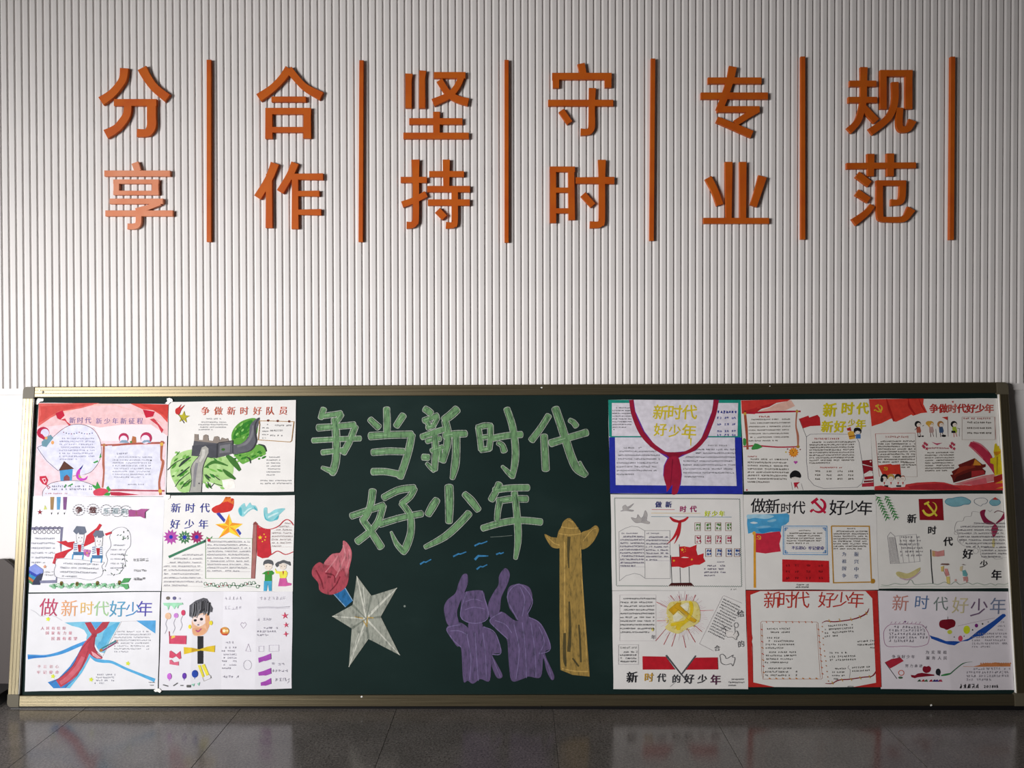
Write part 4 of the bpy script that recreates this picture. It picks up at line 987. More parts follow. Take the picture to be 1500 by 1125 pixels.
k = p.ink(); k.S('#aaa6b4', 730, 545, 830, 40, 1, 26); k.S('#a4a0ae', 715, 600, 865, 36, 7, 18, w=2.6, gap=.2); k.S('#a4a0ae', 700, 905, 880, 36, 1, 26, w=3); k.S('#aaa6b4', 1090, 305, 1230, 36, 1, 28, w=3); k.S('#aaa6b4', 1090, 395, 1290, 36, 3, 22, w=3); k.S('#a09cac', 1245, 770, 1390, 72, 2, 30, w=3, gap=.2); k.S('#c0bcc8', 750, 85, 910, 100, 2, 34, w=2.5); k.S('#a09cac', 1285, 935, 1380, 72, 1, 34, w=3.5, gap=.2); k.S('#c8c4d0', 1120, 85, 1400, 90, 1, 36, w=2.5); p.put(k, 'small_writing')

# ---------------- row 1 right
p = Poster(885, 580, [(42, 42), (1428, 42), (1450, 1025), (62, 1018)], 'poster framed in teal and deep blue with a large crimson scarf and yellow title', (.80, .775, .80, 1))
k = p.ink()
k.n('painted_frame'); k.P('#1c9080', '42,42 1428,42 1435,430 50,425'); k.R('#e4e0ea', 80, 74, 1400, 420); k.R('#1c9080', 380, 422, 1400, 434)
k.P('#2430a4', '50,432 1435,432 1448,1025 62,1018'); k.P('#e2dfea', '112,434 1385,434 1400,942 120,932'); k.L('#1c9080', 9, '60,428 1425,428')
k.n('red_scarf'); k.P('#6a2c9c', '255,42 300,170 395,430 480,530 600,610 660,650 622,730 615,830 650,950 720,1022 800,930 812,820 800,720 775,650 860,610 960,570 1080,440 1160,230 1200,42')
k.P('#e4e0ea', '308,42 325,160 420,370 520,500 640,585 720,590 880,575 1000,480 1060,330 1130,150 1142,42')
k.B('#9c1a38', '283,42,46 300,170,46 360,330,50 430,440,52 540,545,46 640,598,30 715,605,34'); k.B('#9c1a38', '1172,42,54 1145,190,52 1090,340,48 1030,460,48 940,550,44 830,598,30 715,605,34')
k.P('#8c1530', '630,600 840,600 775,645 680,645'); k.P('#a21c3a', '690,640 770,640 795,720 805,830 790,930 760,1020 705,1025 712,930 655,1002 650,950 622,850 630,740 650,690', True); k.B('#861230', '715,660,16 705,800,10 690,960,6'); k.P('#2430a4', '655,1003 712,932 705,1020')
p.put(k, 'drawing')
k = p.ink(); k.T('新时代', 588, 170, 150, '#d9c534', 152, off=.018); k.T('好', 585, 352, 130, '#d9c534', off=.018); k.T('少', 735, 365, 125, '#d9c534', off=.018); k.L('#d9c534', 15, '905,440 903,520', w1=9); k.T('年', 886, 372, 150, '#d9c534', off=.016); k.S('#2a3a98', 1195, 168, 1395, 30, 1, 26, w=7, gap=0, rag=0); p.put(k, 'lettering', 'mustard yellow title 新时代好少年')
k = p.ink(); k.S(DK, 90, 125, 290, 29, 8, 12, w=2.4, gap=.05); k.E(DK, 100, 352, 5)
k.S(DK, 135, 580, 575, 40, 7, 15, w=2.6, gap=.05, slope=.0); k.S('#777', 210, 543, 390, 40, 1, 17, gap=.2); k.S(DK, 830, 640, 1380, 41, 6, 14, w=2.6, gap=.05); k.S(DK, 960, 560, 1375, 38, 2, 14, w=2.6); k.S('#777', 1090, 518, 1290, 40, 1, 15)
for y in (230, 297, 368, 408): 
    for x in (1190, 1265, 1340): k.S('#3a4aa0', x, y, x+48, 30, 1, 22, w=4, gap=0, rag=0)
p.put(k, 'small_writing')

p = Poster(1080, 578, [(35, 60), (1372, 45), (1425, 995), (70, 1012)], 'poster with a log-frame scroll, small smiling sun and thick yellow title 新时代新好少年', (.80, .78, .745, 1))
k = p.ink()
k.n('flag_wash'); k.P('#cf3a34', '38,62 560,50 520,70 390,90 330,130 250,150 205,182 180,205 45,200'); k.P('#b82a2c', '60,175 330,100 420,80 330,130 250,150 200,185 70,200')
k.P('#e6b8a8', '210,180 330,140 400,100 560,60 600,120 500,165')
k.n('log_frame'); k.B('#b41f38', '60,195,18 200,190,18 400,180,20 660,176,16'); k.B('#b83048', '60,545,12 200,535,16 420,550,14 640,545,14'); k.B('#a8543c', '78,205,26 92,350,28 100,470,22 105,575,24'); k.B('#b8745c', '622,160,18 610,320,14 630,430,24 632,545,16'); k.E('#c8a040', 78, 200, 15); k.E('#c8a040', 622, 176, 14); k.E('#b88838', 632, 545, 17); k.E('#7a3020', 80, 175, 12, 8)
k.n('leaf'); k.P('#3f9448', '60,460 90,470 85,530 60,525', True); k.P('#3f9448', '145,560 180,510 210,515 240,530 260,550 210,572 150,578')
k.n('smiling_sun'); k.ST('#e58a2c', 585, 605, 56, 0, .72, 12); k.E('#ee9c30', 585, 605, 36); k.E('#7a3020', 583, 608, 6); k.E('#552', 572, 590, 5); k.E('#552', 600, 590, 5); k.E('#7a1f30', 522, 570, 7); k.E('#7a1f30', 655, 575, 7); k.E('#d8c040', 505, 602, 8)
k.n('heart'); k.P('#b84aa8', '605,728 585,705 595,692 606,700 620,692 628,708'); k.E('#c03050', 97, 998, 9)
k.n('flag'); k.P('#c0282e', '640,255 740,220 750,240 835,212 860,240 868,325 760,330 680,355'); k.L('#6a6a6a', 4, '645,258 718,440'); k.G('#8f8d94', 3.5, 720, 440, 724, 444)
k.n('text_frame'); k.L('#77767e', 4, '720,440 760,415 900,412 1150,415 1230,420 1270,500 1300,700 1320,860 1300,930 1250,970 900,982 800,950 740,880 720,700 720,440', sm=False)
k.n('cartoon_child'); k.P('#17171a', '545,850 560,815 600,792 645,810 665,850 650,872 600,862 560,880', True); k.P('#e9e2dc', '560,870 600,860 655,872 630,910 590,910'); k.P('#b82438', '585,920 650,915 620,945 635,990 610,960 598,980'); k.L('#777', 3, '560,915 575,1000'); k.L('#777', 3, '665,930 685,1000')
k.P('#17171a', '1215,390 1220,355 1250,345 1290,360 1292,400 1270,410 1235,405', True); k.P('#e9e2dc', '1228,390 1255,378 1285,390 1270,415 1240,412'); k.P('#3f74b8', '1240,415 1285,415 1285,460 1235,460'); k.P('#e0a83c', '1180,380 1215,385 1230,460 1170,470 1150,400'); k.P('#b8302c', '1140,355 1180,340 1190,380 1150,378'); k.L('#7a2a20', 8, '1165,440 1235,430')
k.n('ribbon'); k.P('#86141f', '1300,690 1405,680 1410,755 1305,725'); k.P('#941a28', '1305,735 1412,760 1412,800 1380,795 1320,830'); k.P('#a82430', '1325,860 1418,850 1420,880 1325,890'); k.P('#b83040', '1300,930 1422,915 1422,960 1300,965'); k.P('#7c101c', '1320,900 1420,895 1420,910 1320,920'); k.E('#e8d8d0', 1390, 700, 9); k.L('#f0e4dc', 7, '1325,848 1390,800 1415,835')
p.put(k, 'drawing')
k = p.ink(); k.T('新', 965, 160, 138, '#d8c826', off=.035); k.T('时', 1152, 145, 128, '#d8c826', off=.035); k.T('代', 1305, 145, 120, '#d8c826', off=.035); k.T('新', 935, 335, 115, '#d8c826', off=.035); k.T('好', 1070, 335, 118, '#d8c826', off=.035); k.T('少', 1190, 295, 72, '#d8c826', off=.03); k.T('年', 1286, 310, 100, '#d8c826', off=.035); p.put(k, 'lettering', 'thick yellow marker title')
k = p.ink(); T4 = '#6a6258'
k.S('#c0504c', 230, 232, 340, 30, 1, 17, w=3.4, gap=0); k.S(T4, 120, 262, 560, 37, 7, 13, w=2.6, slope=-.01); k.S('#c0504c', 112, 648, 200, 30, 1, 14, w=3, gap=0); k.S(T4, 110, 675, 540, 34, 8, 16, w=3, slope=.01); k.S('#c0504c', 810, 462, 1055, 30, 1, 18, w=3, gap=.1); k.S(T4, 755, 500, 1225, 27, 9, 15, w=3, gap=.03, slope=-.01, rag=.05); k.S('#c0504c', 865, 763, 1095, 30, 1, 15, w=2.5)
for y in (802, 842, 882):
    for x in (815, 935, 1050, 1160): k.S(T4, x, y, x+44, 30, 1, 17, w=3.4, gap=0, rag=0)
p.put(k, 'small_writing')

p = Poster(1270, 578, [(18, 45), (1365, 40), (1430, 1000), (70, 998)], 'poster with large red flag, four walking children and bold red title, top right corner', (.80, .775, .73, 1))
k = p.ink()
k.n('flag'); k.P('#d63e30', '18,48 590,42 585,100 628,188 560,195 480,222 460,210 370,255 300,285 270,280 275,248 240,255 150,300 45,332')
for pts in ('200,45,10 230,150,26 280,280,20', '430,45,8 440,120,24 500,210,16', '540,45,6 570,120,14 610,185,6'): k.B('#b3241f', pts)
sickle(k, 115, 145, 46, '#e0b030', .32, .2)
k.n('cartoon_child')
for x, hc, sc in ((528, '#1a1a1e', '#b05a48'), (662, '#d8a840', '#b89a94'), (765, '#b07a40', '#3c5478'), (905, '#17171a', '#a8bc3c')):
    k.E(hc, x, 310, 34, 34); k.E('#ece0d4', x+10, 318, 22, 22); k.P(sc, [(x-16, 340), (x+22, 335), (x+35, 380), (x+28, 400), (x-12, 400)]); k.L('#5a3030' if x != 905 else '#c05048', 6, [(x, 400), (x+2, 445)]); k.L('#5a3030' if x != 905 else '#c05048', 6, [(x+20, 400), (x+32, 440)]); k.E('#222', x+16, 312, 3)
k.E('#d8a840', 640, 300, 30, 24); k.E('#17171a', 800, 432, 24, 12); k.R('#17171a', 880, 378, 922, 402); k.E('#17171a', 545, 438, 12, 8); k.E('#17171a', 578, 436, 12, 8); k.L('#333', 5, '495,370 530,340'); k.L('#333', 4, '575,330 592,320')
k.L('#6a4a44', 4, '840,230 845,440'); k.P('#c83a34', '780,238 840,230 838,268 815,255'); k.L('#444', 4, '716,360 722,448'); k.L('#444', 3, '962,355 962,438'); k.L('#333', 4, '938,350 970,358')
k.n('text_frame'); k.G('#a89488', 3, 990, 235, 1335, 472); k.L('#b87068', 3.5, '1330,235 1345,472')
k.L('#c0706a', 4, '80,410 500,402'); k.L('#c0706a', 4, '82,412 110,740 125,860'); k.L('#a89488', 2.5, '500,402 520,860 400,860')
k.n('garland')
for x in (600, 885): 
    for i in range(5): k.ST('#b83a54', x+math.sin(i*2)*22, 500+i*14+10, 20, i, .5)
k.P('#c05070', '670,495 720,510 785,505 750,520 730,530 700,515'); 
k.n('flag'); k.P('#d23c2c', '108,740 240,725 260,735 340,728 350,840 250,830 170,862'); sickle(k, 190, 775, 22, '#e0b030', .35)
k.n('cartoon_child')
for x in (175, 245, 320, 370):
    k.E('#c8a050' if x == 245 else ('#b06050' if x == 370 else '#1a1a1e'), x, 865, 36 if x != 370 else 20); k.E('#ece0d4', x, 882, 26); k.E('#222', x-8, 880, 3); k.E('#222', x+8, 880, 3); k.P('#c84038', [(x-8, 915), (x+8, 915), (x, 945)])
k.E('#1a1a1e', 150, 890, 16, 26); k.R('#1a1a1e', 175, 948, 215, 970); k.R('#1a1a1e', 300, 948, 350, 965)
k.n('ribbon'); k.P('#cc3a3c', '400,940 520,920 700,912 800,918 900,945 1100,950 1300,915 1420,895 1425,1000 72,998 75,960 140,950 250,975 390,965'); k.P('#b02a34', '420,960 600,935 780,930 900,955 980,985 700,995 450,985'); k.P('#d88888', '900,935 1060,890 1200,850 1330,830 1335,900 1200,930 1000,950')
k.P('#d4606a', '985,930 1100,900 1240,870 1250,930 1100,950')
k.B('#b8304a', '1070,515,50 1150,560,90 1240,640,100 1300,740,60 1330,830,10'); k.B('#d07884', '1100,490,10 1180,520,14 1260,590,10'); k.B('#d07884', '1060,530,6 1130,590,10 1210,670,6')
k.n('gate_tower'); k.P('#6a1c18', '865,840 895,835 880,805 960,760 948,735 1120,665 1200,730 1235,728 1235,755 1200,770 1235,800 1230,835 1090,870 900,922 885,870'); k.P('#8c3020', '960,760 1060,740 1110,720 1130,760 1000,800 900,850'); k.P('#4a1414', '900,922 1090,868 1085,800 930,860'); k.P('#a82c30', '1090,865 1230,830 1215,790 1090,800'); k.P('#d08a30', '1105,740 1125,672 1180,720 1190,740')
k.n('stone_column'); k.P('#d8c020', '1330,520 1345,508 1360,540 1375,535 1380,560 1400,580 1395,680 1405,700 1410,830 1330,850 1320,730 1285,715 1285,670 1330,655 1318,600'); k.P('#c8861c', '1320,600 1395,590 1390,615 1350,640 1330,625'); k.P('#a8841c', '1350,650 1365,650 1360,830 1350,830'); k.P('#a02420', '1320,860 1410,830 1420,890 1325,925'); k.P('#d8a024', '1335,930 1420,895 1425,925'); k.P('#d8a024', '1340,985 1425,960 1425,975')
k.B('#c03030', '890,70,20 895,85,8')
p.put(k, 'drawing')
k = p.ink(); k.T('争做时代好少年', 695, 145, 92, '#bf3a34', 96, off=.028, cols=['#bf3a34', '#bf3a34', '#c8685c', '#bf3a34']); p.put(k, 'lettering', 'bold red title')
k = p.ink()
k.S('#c0706a', 195, 442, 425, 30, 1, 20, w=2.5); k.S(T4, 112, 490, 500, 27, 9, 14, w=3, slope=-.005, rag=.05); k.S(T4, 355, 712, 500, 24, 3, 14, w=3, rag=.05); k.S('#b83a54', 640, 560, 850, 30, 1, 16, w=3); k.S(T4, 605, 608, 905, 27, 8, 13, w=2.8, slope=-.01, rag=.05); k.S('#c07068', 1010, 250, 1290, 30, 1, 18, w=3)
for y in (292, 350, 402):
    for x in (1048, 1115, 1178, 1245): k.S(T4, x, y, x+44, 30, 1, 17, w=3.6, gap=0, rag=0)
p.put(k, 'small_writing')

# ---------------- row 2 right
p = Poster(890, 720, [(30, 28), (1415, 30), (1442, 1030), (48, 1035)], 'poster with thin dark zigzag border, grey doves, open book and flags on three poles', (.80, .785, .76, 1))
k = p.ink()
def zig(x0, y0, x1, y1, n, a=5):
    L_ = []; dx, dy = (x1-x0)/n, (y1-y0)/n; l_ = math.hypot(dx, dy); nx, ny = -dy/l_*a, dx/l_*a
    for i in range(n+1): L_.append((x0+dx*i+nx*(1 if i % 2 else -1), y0+dy*i+ny*(1 if i % 2 else -1)))
    k.L('#2f5a4c', 4, L_)
k.n('zigzag_border'); zig(72, 68, 1380, 78, 120); zig(92, 985, 1400, 992, 120); zig(72, 68, 92, 985, 90); zig(1380, 78, 1400, 992, 90)
k.n('dove')
for pts in ('135,205 160,190 155,160 185,140 210,160 272,125 240,165 215,185 270,195 255,208 190,200', '245,272 300,280 315,240 345,275 370,260 392,198 415,240 408,300 440,320 425,338 350,325 290,325'):
    k.P('#b4b0ae', pts, True); k.L('#85828a', 3, pts, sm=True, closed=True)
for i in range(5): k.L('#8a8890', 3, [(350+i*12, 320-i*2), (380+i*8, 240+i*10)])
k.n('underline'); k.L('#c8525c', 5, '460,188 700,190'); k.L('#d8b878', 5, '455,225 970,228'); k.L('#5c88a0', 5, '455,262 1295,266')
k.n('red_scarf'); k.B('#c0242e', '650,266,14 690,300,30 745,315,26'); k.B('#c0242e', '842,266,16 800,300,28 745,315,26'); k.B('#c0242e', '755,320,30 740,390,36 690,480,22 615,555,4'); k.B('#c0242e', '760,330,20 745,430,28 720,500,16 695,548,3'); k.E('#a81c28', 748, 316, 22, 14)
k.n('open_book'); k.L('#7a7a80', 3.5, '118,420 180,385 250,362 320,370 385,408'); k.L('#7a7a80', 3.5, '118,420 122,935'); k.L('#7a7a80', 3.5, '388,408 390,908'); k.L('#7a7a80', 3.5, '122,935 190,880 280,855 340,870 392,908'); k.L('#7a7a80', 3.5, '385,408 650,408 655,910 392,910')
k.n('flag'); k.P('#c8242c', '750,575 800,572 860,582 930,555 925,610 940,665 1003,645 1000,690 1022,730 960,765 900,765 790,800 740,785 668,788 665,682 750,680'); k.L('#333a40', 6, '748,553 752,680'); k.L('#333a40', 6, '658,665 672,960'); k.L('#333a40', 6, '755,795 762,955'); k.L('#333a40', 6, '850,785 855,955'); k.B('#efe8e0', '770,690,3 800,688,12 845,690,4')
k.ST('#e8c030', 780, 608, 20); five(k, 780, 608, 16, '#e8c030'); k.ST('#e8c030', 692, 722, 16); k.ST('#e8c030', 880, 710, 14)
k.P('#4a1c1c', '665,955 870,952 905,990 630,990'); 
for x in range(640, 900, 22): k.ST('#e6e0d8', x, 990, 11, 0, .5, 3)
k.n('name_card')
gcol = ('#5a8f3c', '#c0305a', '#2f58a4')
for r_, (y, x0, n) in enumerate(((367, 910, 4), (502, 912, 4), (637, 1022, 4))):
    for i in range(n):
        x = x0+i*107+(0 if r_ < 2 else 0); x = x if not (r_ == 2 and i == 3) else x-22
        k.G('#8f5a44', 4, x, y-42, x+58, y+42); k.S(gcol[r_], x+30, y-20, x+40, 30, 1, 28, w=5.5, gap=0, rag=0, cw=26) ; k.S(gcol[r_], x+22, y-20, x+50, 36, 2, 26, w=5, gap=0, rag=0, cw=24)
p.put(k, 'drawing')
k = p.ink(); k.T('做新', 530, 135, 64, '#2c3478', 105, off=.02); k.T('时代', 787, 182, 66, '#a82f6c', 105, off=.02); k.T('好少年', 1040, 230, 56, '#d4e040', 75, off=.03); p.put(k, 'lettering')
k = p.ink(); VI = '#77718c'
k.S(VI, 135, 470, 385, 34, 10, 16, w=3, ruled='#8c86a0', gap=.02); k.S(VI, 150, 437, 320, 34, 1, 14); k.S(VI, 405, 475, 645, 34, 8, 15, w=2.8, ruled='#8c86a0'); k.S(VI, 410, 437, 540, 34, 1, 13); k.S(VI, 1010, 775, 1225, 34, 4, 17, w=3.2); k.S(VI, 1145, 735, 1210, 30, 1, 14, gap=0); k.S('#999', 1285, 1022, 1335, 30, 1, 14)
p.put(k, 'small_writing')

p = Poster(1083, 718, [(40, 48), (1420, 48), (1455, 1040), (65, 1040)], 'poster with black title split by a red hammer and sickle, above a red flag', (.80, .785, .755, 1))
k = p.ink()
k.n('sky_wash'); k.P('#4fa4d4', '82,255 350,250 460,245 495,240 520,260 515,330 480,360 440,375 430,440 330,435 240,455 180,450 140,440 90,455 78,350'); k.P('#a8d4e8', '85,258 250,252 360,270 280,300 160,290 90,300', True); k.P('#d8e8ee', '110,340 150,330 190,342 150,352', True); k.P('#8cc4e0', '290,320 370,300 380,320 320,335', True); k.P('#7fbce0', '170,390 260,370 330,380 250,395', True); k.P('#2f8cc4', '200,410 330,395 420,400 420,430 330,430 240,450', True)
k.n('flag'); k.P('#cc2c44', '165,450 240,455 320,440 420,430 435,480 415,560 430,640 350,650 270,662 168,648'); k.B('#e0a030', '158,440,22 158,700,24 160,1020,26', False); k.E('#e8b040', 152, 450, 18, 20); sickle(k, 200, 495, 26, '#e8a83c', .3)
k.n('hammer_and_sickle'); sickle(k, 820, 165, 92, '#c41c40', .26, 0)
k.n('text_frame'); k.L('#5f9cd0', 8, '455,375 912,375 918,675 455,670', closed=True); k.L('#8fbce0', 4, '470,392 898,392 903,655 470,652', closed=True)
for x, y, dx, dy in ((475, 395, 1, 1), (898, 395, -1, 1), (475, 655, 1, -1), (900, 655, -1, -1)): k.L('#2f78b8', 9, [(x+30*dx, y), (x, y), (x, y+30*dy)]); k.L('#4f94cc', 5, [(x+24*dx, y+12*dy), (x+11*dx, y+12*dy), (x+11*dx, y+26*dy)])
k.n('red_card'); k.P('#cc2028', '445,722 935,738 940,965 445,958')
k.n('scroll'); k.L('#c0903c', 13, '960,375 1355,377 1378,960 982,968', closed=True); k.E('#b8862c', 1395, 950, 22, 26); k.P('#b8862c', '1370,940 1400,925 1400,975 1375,975')
p.put(k, 'drawing')
k = p.ink()
for ch, x, y, s_ in (('做', 195, 160, 150), ('新', 345, 165, 150), ('时', 487, 185, 112), ('代', 615, 180, 135), ('好', 1020, 180, 160), ('少', 1175, 180, 145), ('年', 1310, 185, 150)): k.T(ch, x, y, s_, '#1c1c22', off=.008)
p.put(k, 'lettering', 'black brush-pen title')
k = p.ink()
k.T('不忘初心', 560, 602, 36, '#4f4690', 38, off=.01); k.T('牢记使命', 735, 605, 38, '#4f4690', 42, off=.01); k.T('为祖国争', 1090, 668, 42, '#50628c', 0, dy=75); k.T('振兴中华', 1218, 668, 46, '#50628c', 0, dy=78)
k.S(T4, 495, 450, 860, 26, 5, 13, w=2.8, rag=.05); k.S(T4, 985, 430, 1345, 26, 8, 14, w=2.8, rag=.05); k.S(T4, 620, 422, 740, 26, 1, 12); k.S(T4, 1125, 402, 1210, 26, 1, 16, gap=0)
for y in (785, 850, 918):
    for x in (485, 580, 700, 830): k.S('#9a1c24', x, y, x+50, 30, 1, 24, w=4, gap=0, rag=0)
k.S('#555', 585, 988, 715, 24, 2, 14, w=3)
p.put(k, 'small_writing')

p = Poster(1275, 718, [(45, 42), (1400, 38), (1475, 1025), (85, 1030)], 'poster with diagonal black title, green bamboo leaves, dark red flag and blue clouds', (.80, .785, .745, 1))
k = p.ink()
k.n('bamboo_spray')
for x0, y0, n in ((75, 75, 8), (165, 70, 8)):
    for i in range(n):
        x, y = x0+i*14, y0+i*30; k.B('#2f7f38', [(x-20, y-8, 4), (x+5, y, 12), (x+38, y+6, 3)]); k.B('#2f7f38', [(x, y, 10), (x-14, y+22, 10), (x-18, y+38, 3)]); k.B('#38944a', [(x+6, y+2, 8), (x+24, y+24, 3)])
k.n('flag'); k.P('#8f1420', '500,92 750,88 762,315 512,312')
k.B('#e0d044', '545,205,20 570,245,24 610,262,26 655,240,22 685,190,16 675,145,10 645,125,4'); k.L('#e0d044', 20, '590,140 690,270'); k.L('#e0d044', 20, '560,148 610,122')
k.n('cloud'); k.P('#7fb4c0', '775,120 800,90 850,85 890,75 950,70 1000,85 1042,115 1025,145 970,150 930,165 860,170 800,150', True); k.L('#3f7f98', 5, '775,120 800,90 850,85 890,75 950,70 1000,85 1042,115 1025,145 970,150 930,165 860,170 800,150', sm=True, closed=True)
k.L('#5a6a80', 4, '1080,125 1090,95 1140,82 1190,85 1220,110 1200,140 1170,145 1150,165 1110,150', sm=True, closed=True)
k.P('#7fb4c0', '1240,130 1260,100 1300,80 1345,105 1355,135 1320,160 1270,160', True); k.L('#3f7f98', 4, '1240,130 1260,100 1300,80 1345,105 1355,135 1320,160 1270,160', sm=True, closed=True); k.P('#cc4038', '1270,100 1300,72 1335,102 1310,100')
k.n('red_scarf'); k.P('#8c1f44', '1140,235 1160,210 1198,206 1190,260 1230,310 1300,350 1250,360 1190,345 1160,300', True); k.P('#8c1f44', '1300,352 1360,290 1395,230 1412,235 1415,280 1360,325', True); k.P('#a02c50', '1300,355 1330,400 1310,460 1280,492 1262,440 1265,390', True); k.P('#c07888', '1262,400 1280,480 1265,440'); k.P('#d8cc8c', '1270,530 1285,500 1298,560 1285,600 1270,580', True); k.L('#6a2038', 7, '1290,235 1330,215 1390,232', sm=True); k.L('#8a8a90', 2.5, '1225,210 1245,225 1270,205')
k.n('cloud_outline')
CL = '#9a9698'
k.L(CL, 3, '1130,230 1060,225 1045,270 980,280 960,320 900,330 875,390 880,430 915,460 905,520 950,570 1010,590 1060,600 1110,570 1140,620 1150,680 1210,710 1270,690 1300,720 1380,715', sm=True); k.O(CL, 2.5, 890, 445, 20); k.O(CL, 2.5, 950, 530, 22); k.O(CL, 2.5, 1095, 635, 28)
k.n('writing_grid'); k.L('#84828a', 3, '175,480 205,440 250,480 300,765 205,768 175,480'); k.L('#84828a', 3, '250,480 475,462 515,745 300,765')
for i in range(6): k.L('#a09ca0', 4, [(190+i*12, 490), (215+i*14, 762)])
for x in (300, 360, 415): k.L('#a09ca0', 2.5, [(x, 478), (x+42, 755)])
k.n('crescent'); k.P('#cfc488', '262,870 290,850 380,870 450,840 515,808 505,850 440,905 360,925 290,905', True); k.B('#c8aab8', '300,915,8 380,935,16 460,900,12 520,850,6')
k.n('flag'); k.L('#2c3034', 10, '625,620 632,800 648,975'); k.P('#cf8c88', '640,630 700,640 765,625 768,685 700,695 645,690'); k.P('#c8a070', '640,630 670,640 672,695 642,690')
k.n('cartoon_child'); k.P('#7a5a54', '725,780 740,765 810,765 825,778 800,785'); k.P('#d8c070', '730,800 765,790 760,850 735,850'); k.P('#d8908c', '768,820 800,820 820,890 780,900'); k.P('#dcc878', '785,905 822,900 828,975 795,980'); k.L('#8a8478', 3, '760,790 755,830 775,880 790,905')
k.P('#6a5a5a', '945,780 965,770 995,785 975,782'); k.P('#d8c8a0', '930,800 960,790 950,850 928,840'); k.P('#6fb0b4', '955,840 985,832 1010,880 1000,902 960,895'); k.P('#cf9490', '960,905 1010,902 1015,950 1000,968 985,940 970,955'); k.E('#d8a8a0', 885, 940, 12)
k.n('wavy_ground_line'); k.L('#6f8f78', 4, '110,990 180,995 250,975 320,985 380,975 405,940 430,945 460,985 560,980 640,975 700,985 770,960 830,985 880,955 930,985 1010,965 1060,985 1110,970 1190,990 1250,975 1300,992 1330,980 1400,985 1450,965', sm=True); k.L('#8fae94', 3, '100,1010 1460,1003')
p.put(k, 'drawing')
k = p.ink()
for ch, x, y, s_ in (('新', 428, 297, 92), ('时', 640, 418, 86), ('代', 805, 535, 92), ('好', 1010, 665, 100), ('少', 1178, 770, 78), ('年', 1312, 885, 105)): k.T(ch, x, y, s_, '#1e1e24', off=.022)
p.put(k, 'lettering', 'black title characters stepping down diagonally')
k = p.ink(); k.S('#77737c', 890, 345, 1420, 35, 8, 15, w=2.8, x0f=lambda r_: (1050, 940, 900, 925, 920, 925, 990, 1000)[r_], ruled='#a09ca4', slope=0); k.S('#77737c', 1160, 595, 1430, 33, 4, 14, w=2.8, ruled='#a09ca4')
for i in range(4): k.S('#77737c', 280+i*54, 490, 305+i*54, 38, 6, 18, w=2.4, gap=.3, x0f=lambda r_, i=i: 282+i*54+r_*7, x1f=lambda r_, i=i: 345+i*54+r_*7)
p.put(k, 'small_writing')

# ---------------- row 3 right
p = Poster(890, 860, [(48, 38), (1440, 30), (1468, 1065), (60, 1065)], 'poster with glowing yellow hammer and sickle above two flags on crossed poles', (.80, .785, .765, 1))
k = p.ink()
random.seed(12)
k.n('sun_ray')
for i in range(80):
    a = i/80*2*math.pi; r0, r1 = 160, random.uniform(200, 290); k.L('#cfaab4', 2.2, [(785+r0*math.cos(a), 300+r0*math.sin(a)), (785+r1*math.cos(a), 300+r1*.95*math.sin(a))])
for a in ('655,85 700,140', '825,75 815,150', '915,80 890,150', '510,155 640,220', '515,352 660,345', '940,245 1105,240', '500,562 615,425', '585,600 650,470', '668,620 720,460', '815,632 785,500', '915,575 830,430', '985,465 890,385', '745,90 760,150'): k.L('#c4343c', 5.5, a, w1=3)
k.n('hammer_and_sickle'); k.P('#e6d888', '650,160 760,145 850,140 930,160 965,250 960,350 900,400 830,430 740,485 650,460 600,420 640,360 615,250', True)
for _ in range(50):
    a = random.uniform(0, 6.28); r_ = random.uniform(120, 180); k.E(random.choice(['#eadc8c', '#e2cf6a', '#dcc458']), 785+r_*math.cos(a), 305+r_*.9*math.sin(a), random.uniform(6, 16), 5, a)
k.P('#d8a820', '635,235 720,165 765,160 755,195 800,240 840,270 850,295 930,345 915,370 880,355 850,350 800,390 760,420 740,450 710,430 715,400 665,410 665,375 740,360 800,345 835,300 760,240 720,250 685,288', False)
k.P('#e6c82c', '850,150 885,160 895,230 880,290 850,330 870,345 850,350 800,390 765,415 755,445 720,445 715,400 665,408 665,375 740,365 805,340 850,280 862,220', True); k.B('#b8901c', '700,210,6 760,250,6 830,305,6'); k.L('#a88420', 3.5, '635,235 720,165 765,160 755,195 840,270 930,345 900,372 840,335 740,235 685,288 635,235')
k.P('#f0ecd0', '760,190 820,160 850,170 840,240 820,250'); k.P('#f0ecd0', '680,300 730,260 790,310 740,350 690,358')
k.n('flag'); k.P('#c01c2c', '362,720 605,725 705,860 365,860'); k.P('#c01c2c', '915,735 1147,732 1152,858 818,862'); k.L('#55575c', 15, '608,710 770,915 860,1010', w1=6); k.L('#55575c', 13, '918,715 765,915', w1=12); k.L('#8c8c94', 3, '740,960 650,1040')
k.n('text_frame'); k.G('#c4bcc0', 2.5, 122, 80, 500, 560); k.G('#a8a4a8', 3, 110, 600, 318, 805); k.L('#c4bcc0', 2.5, '1205,85 1395,165'); k.L('#c4bcc0', 2.5, '1200,90 955,590 1100,665')
k.n('dove'); k.P('#ece8e4', '1220,440 1260,455 1310,470 1350,455 1362,500 1340,548 1290,530 1240,520'); k.L('#4a4a50', 4.5, '1185,440 1215,430 1235,450 1225,480 1250,520 1300,520 1340,548 1345,520 1365,495 1345,455 1310,500', sm=True); k.O('#4a4a50', 4, 1340, 395, 22, 26); k.L('#4a4a50', 4, '1325,420 1330,480'); k.L('#4a4a50', 6, '1200,405 1235,410 1205,425')
k.L('#4a4a50', 4.5, '1170,708 1195,698 1225,720 1240,745 1305,708 1300,728 1325,735 1325,760 1305,820 1285,798 1230,810 1185,790 1175,745 1170,708', sm=True); k.E('#e8dc80', 468, 440, 12, 20)
p.put(k, 'drawing')
k = p.ink()
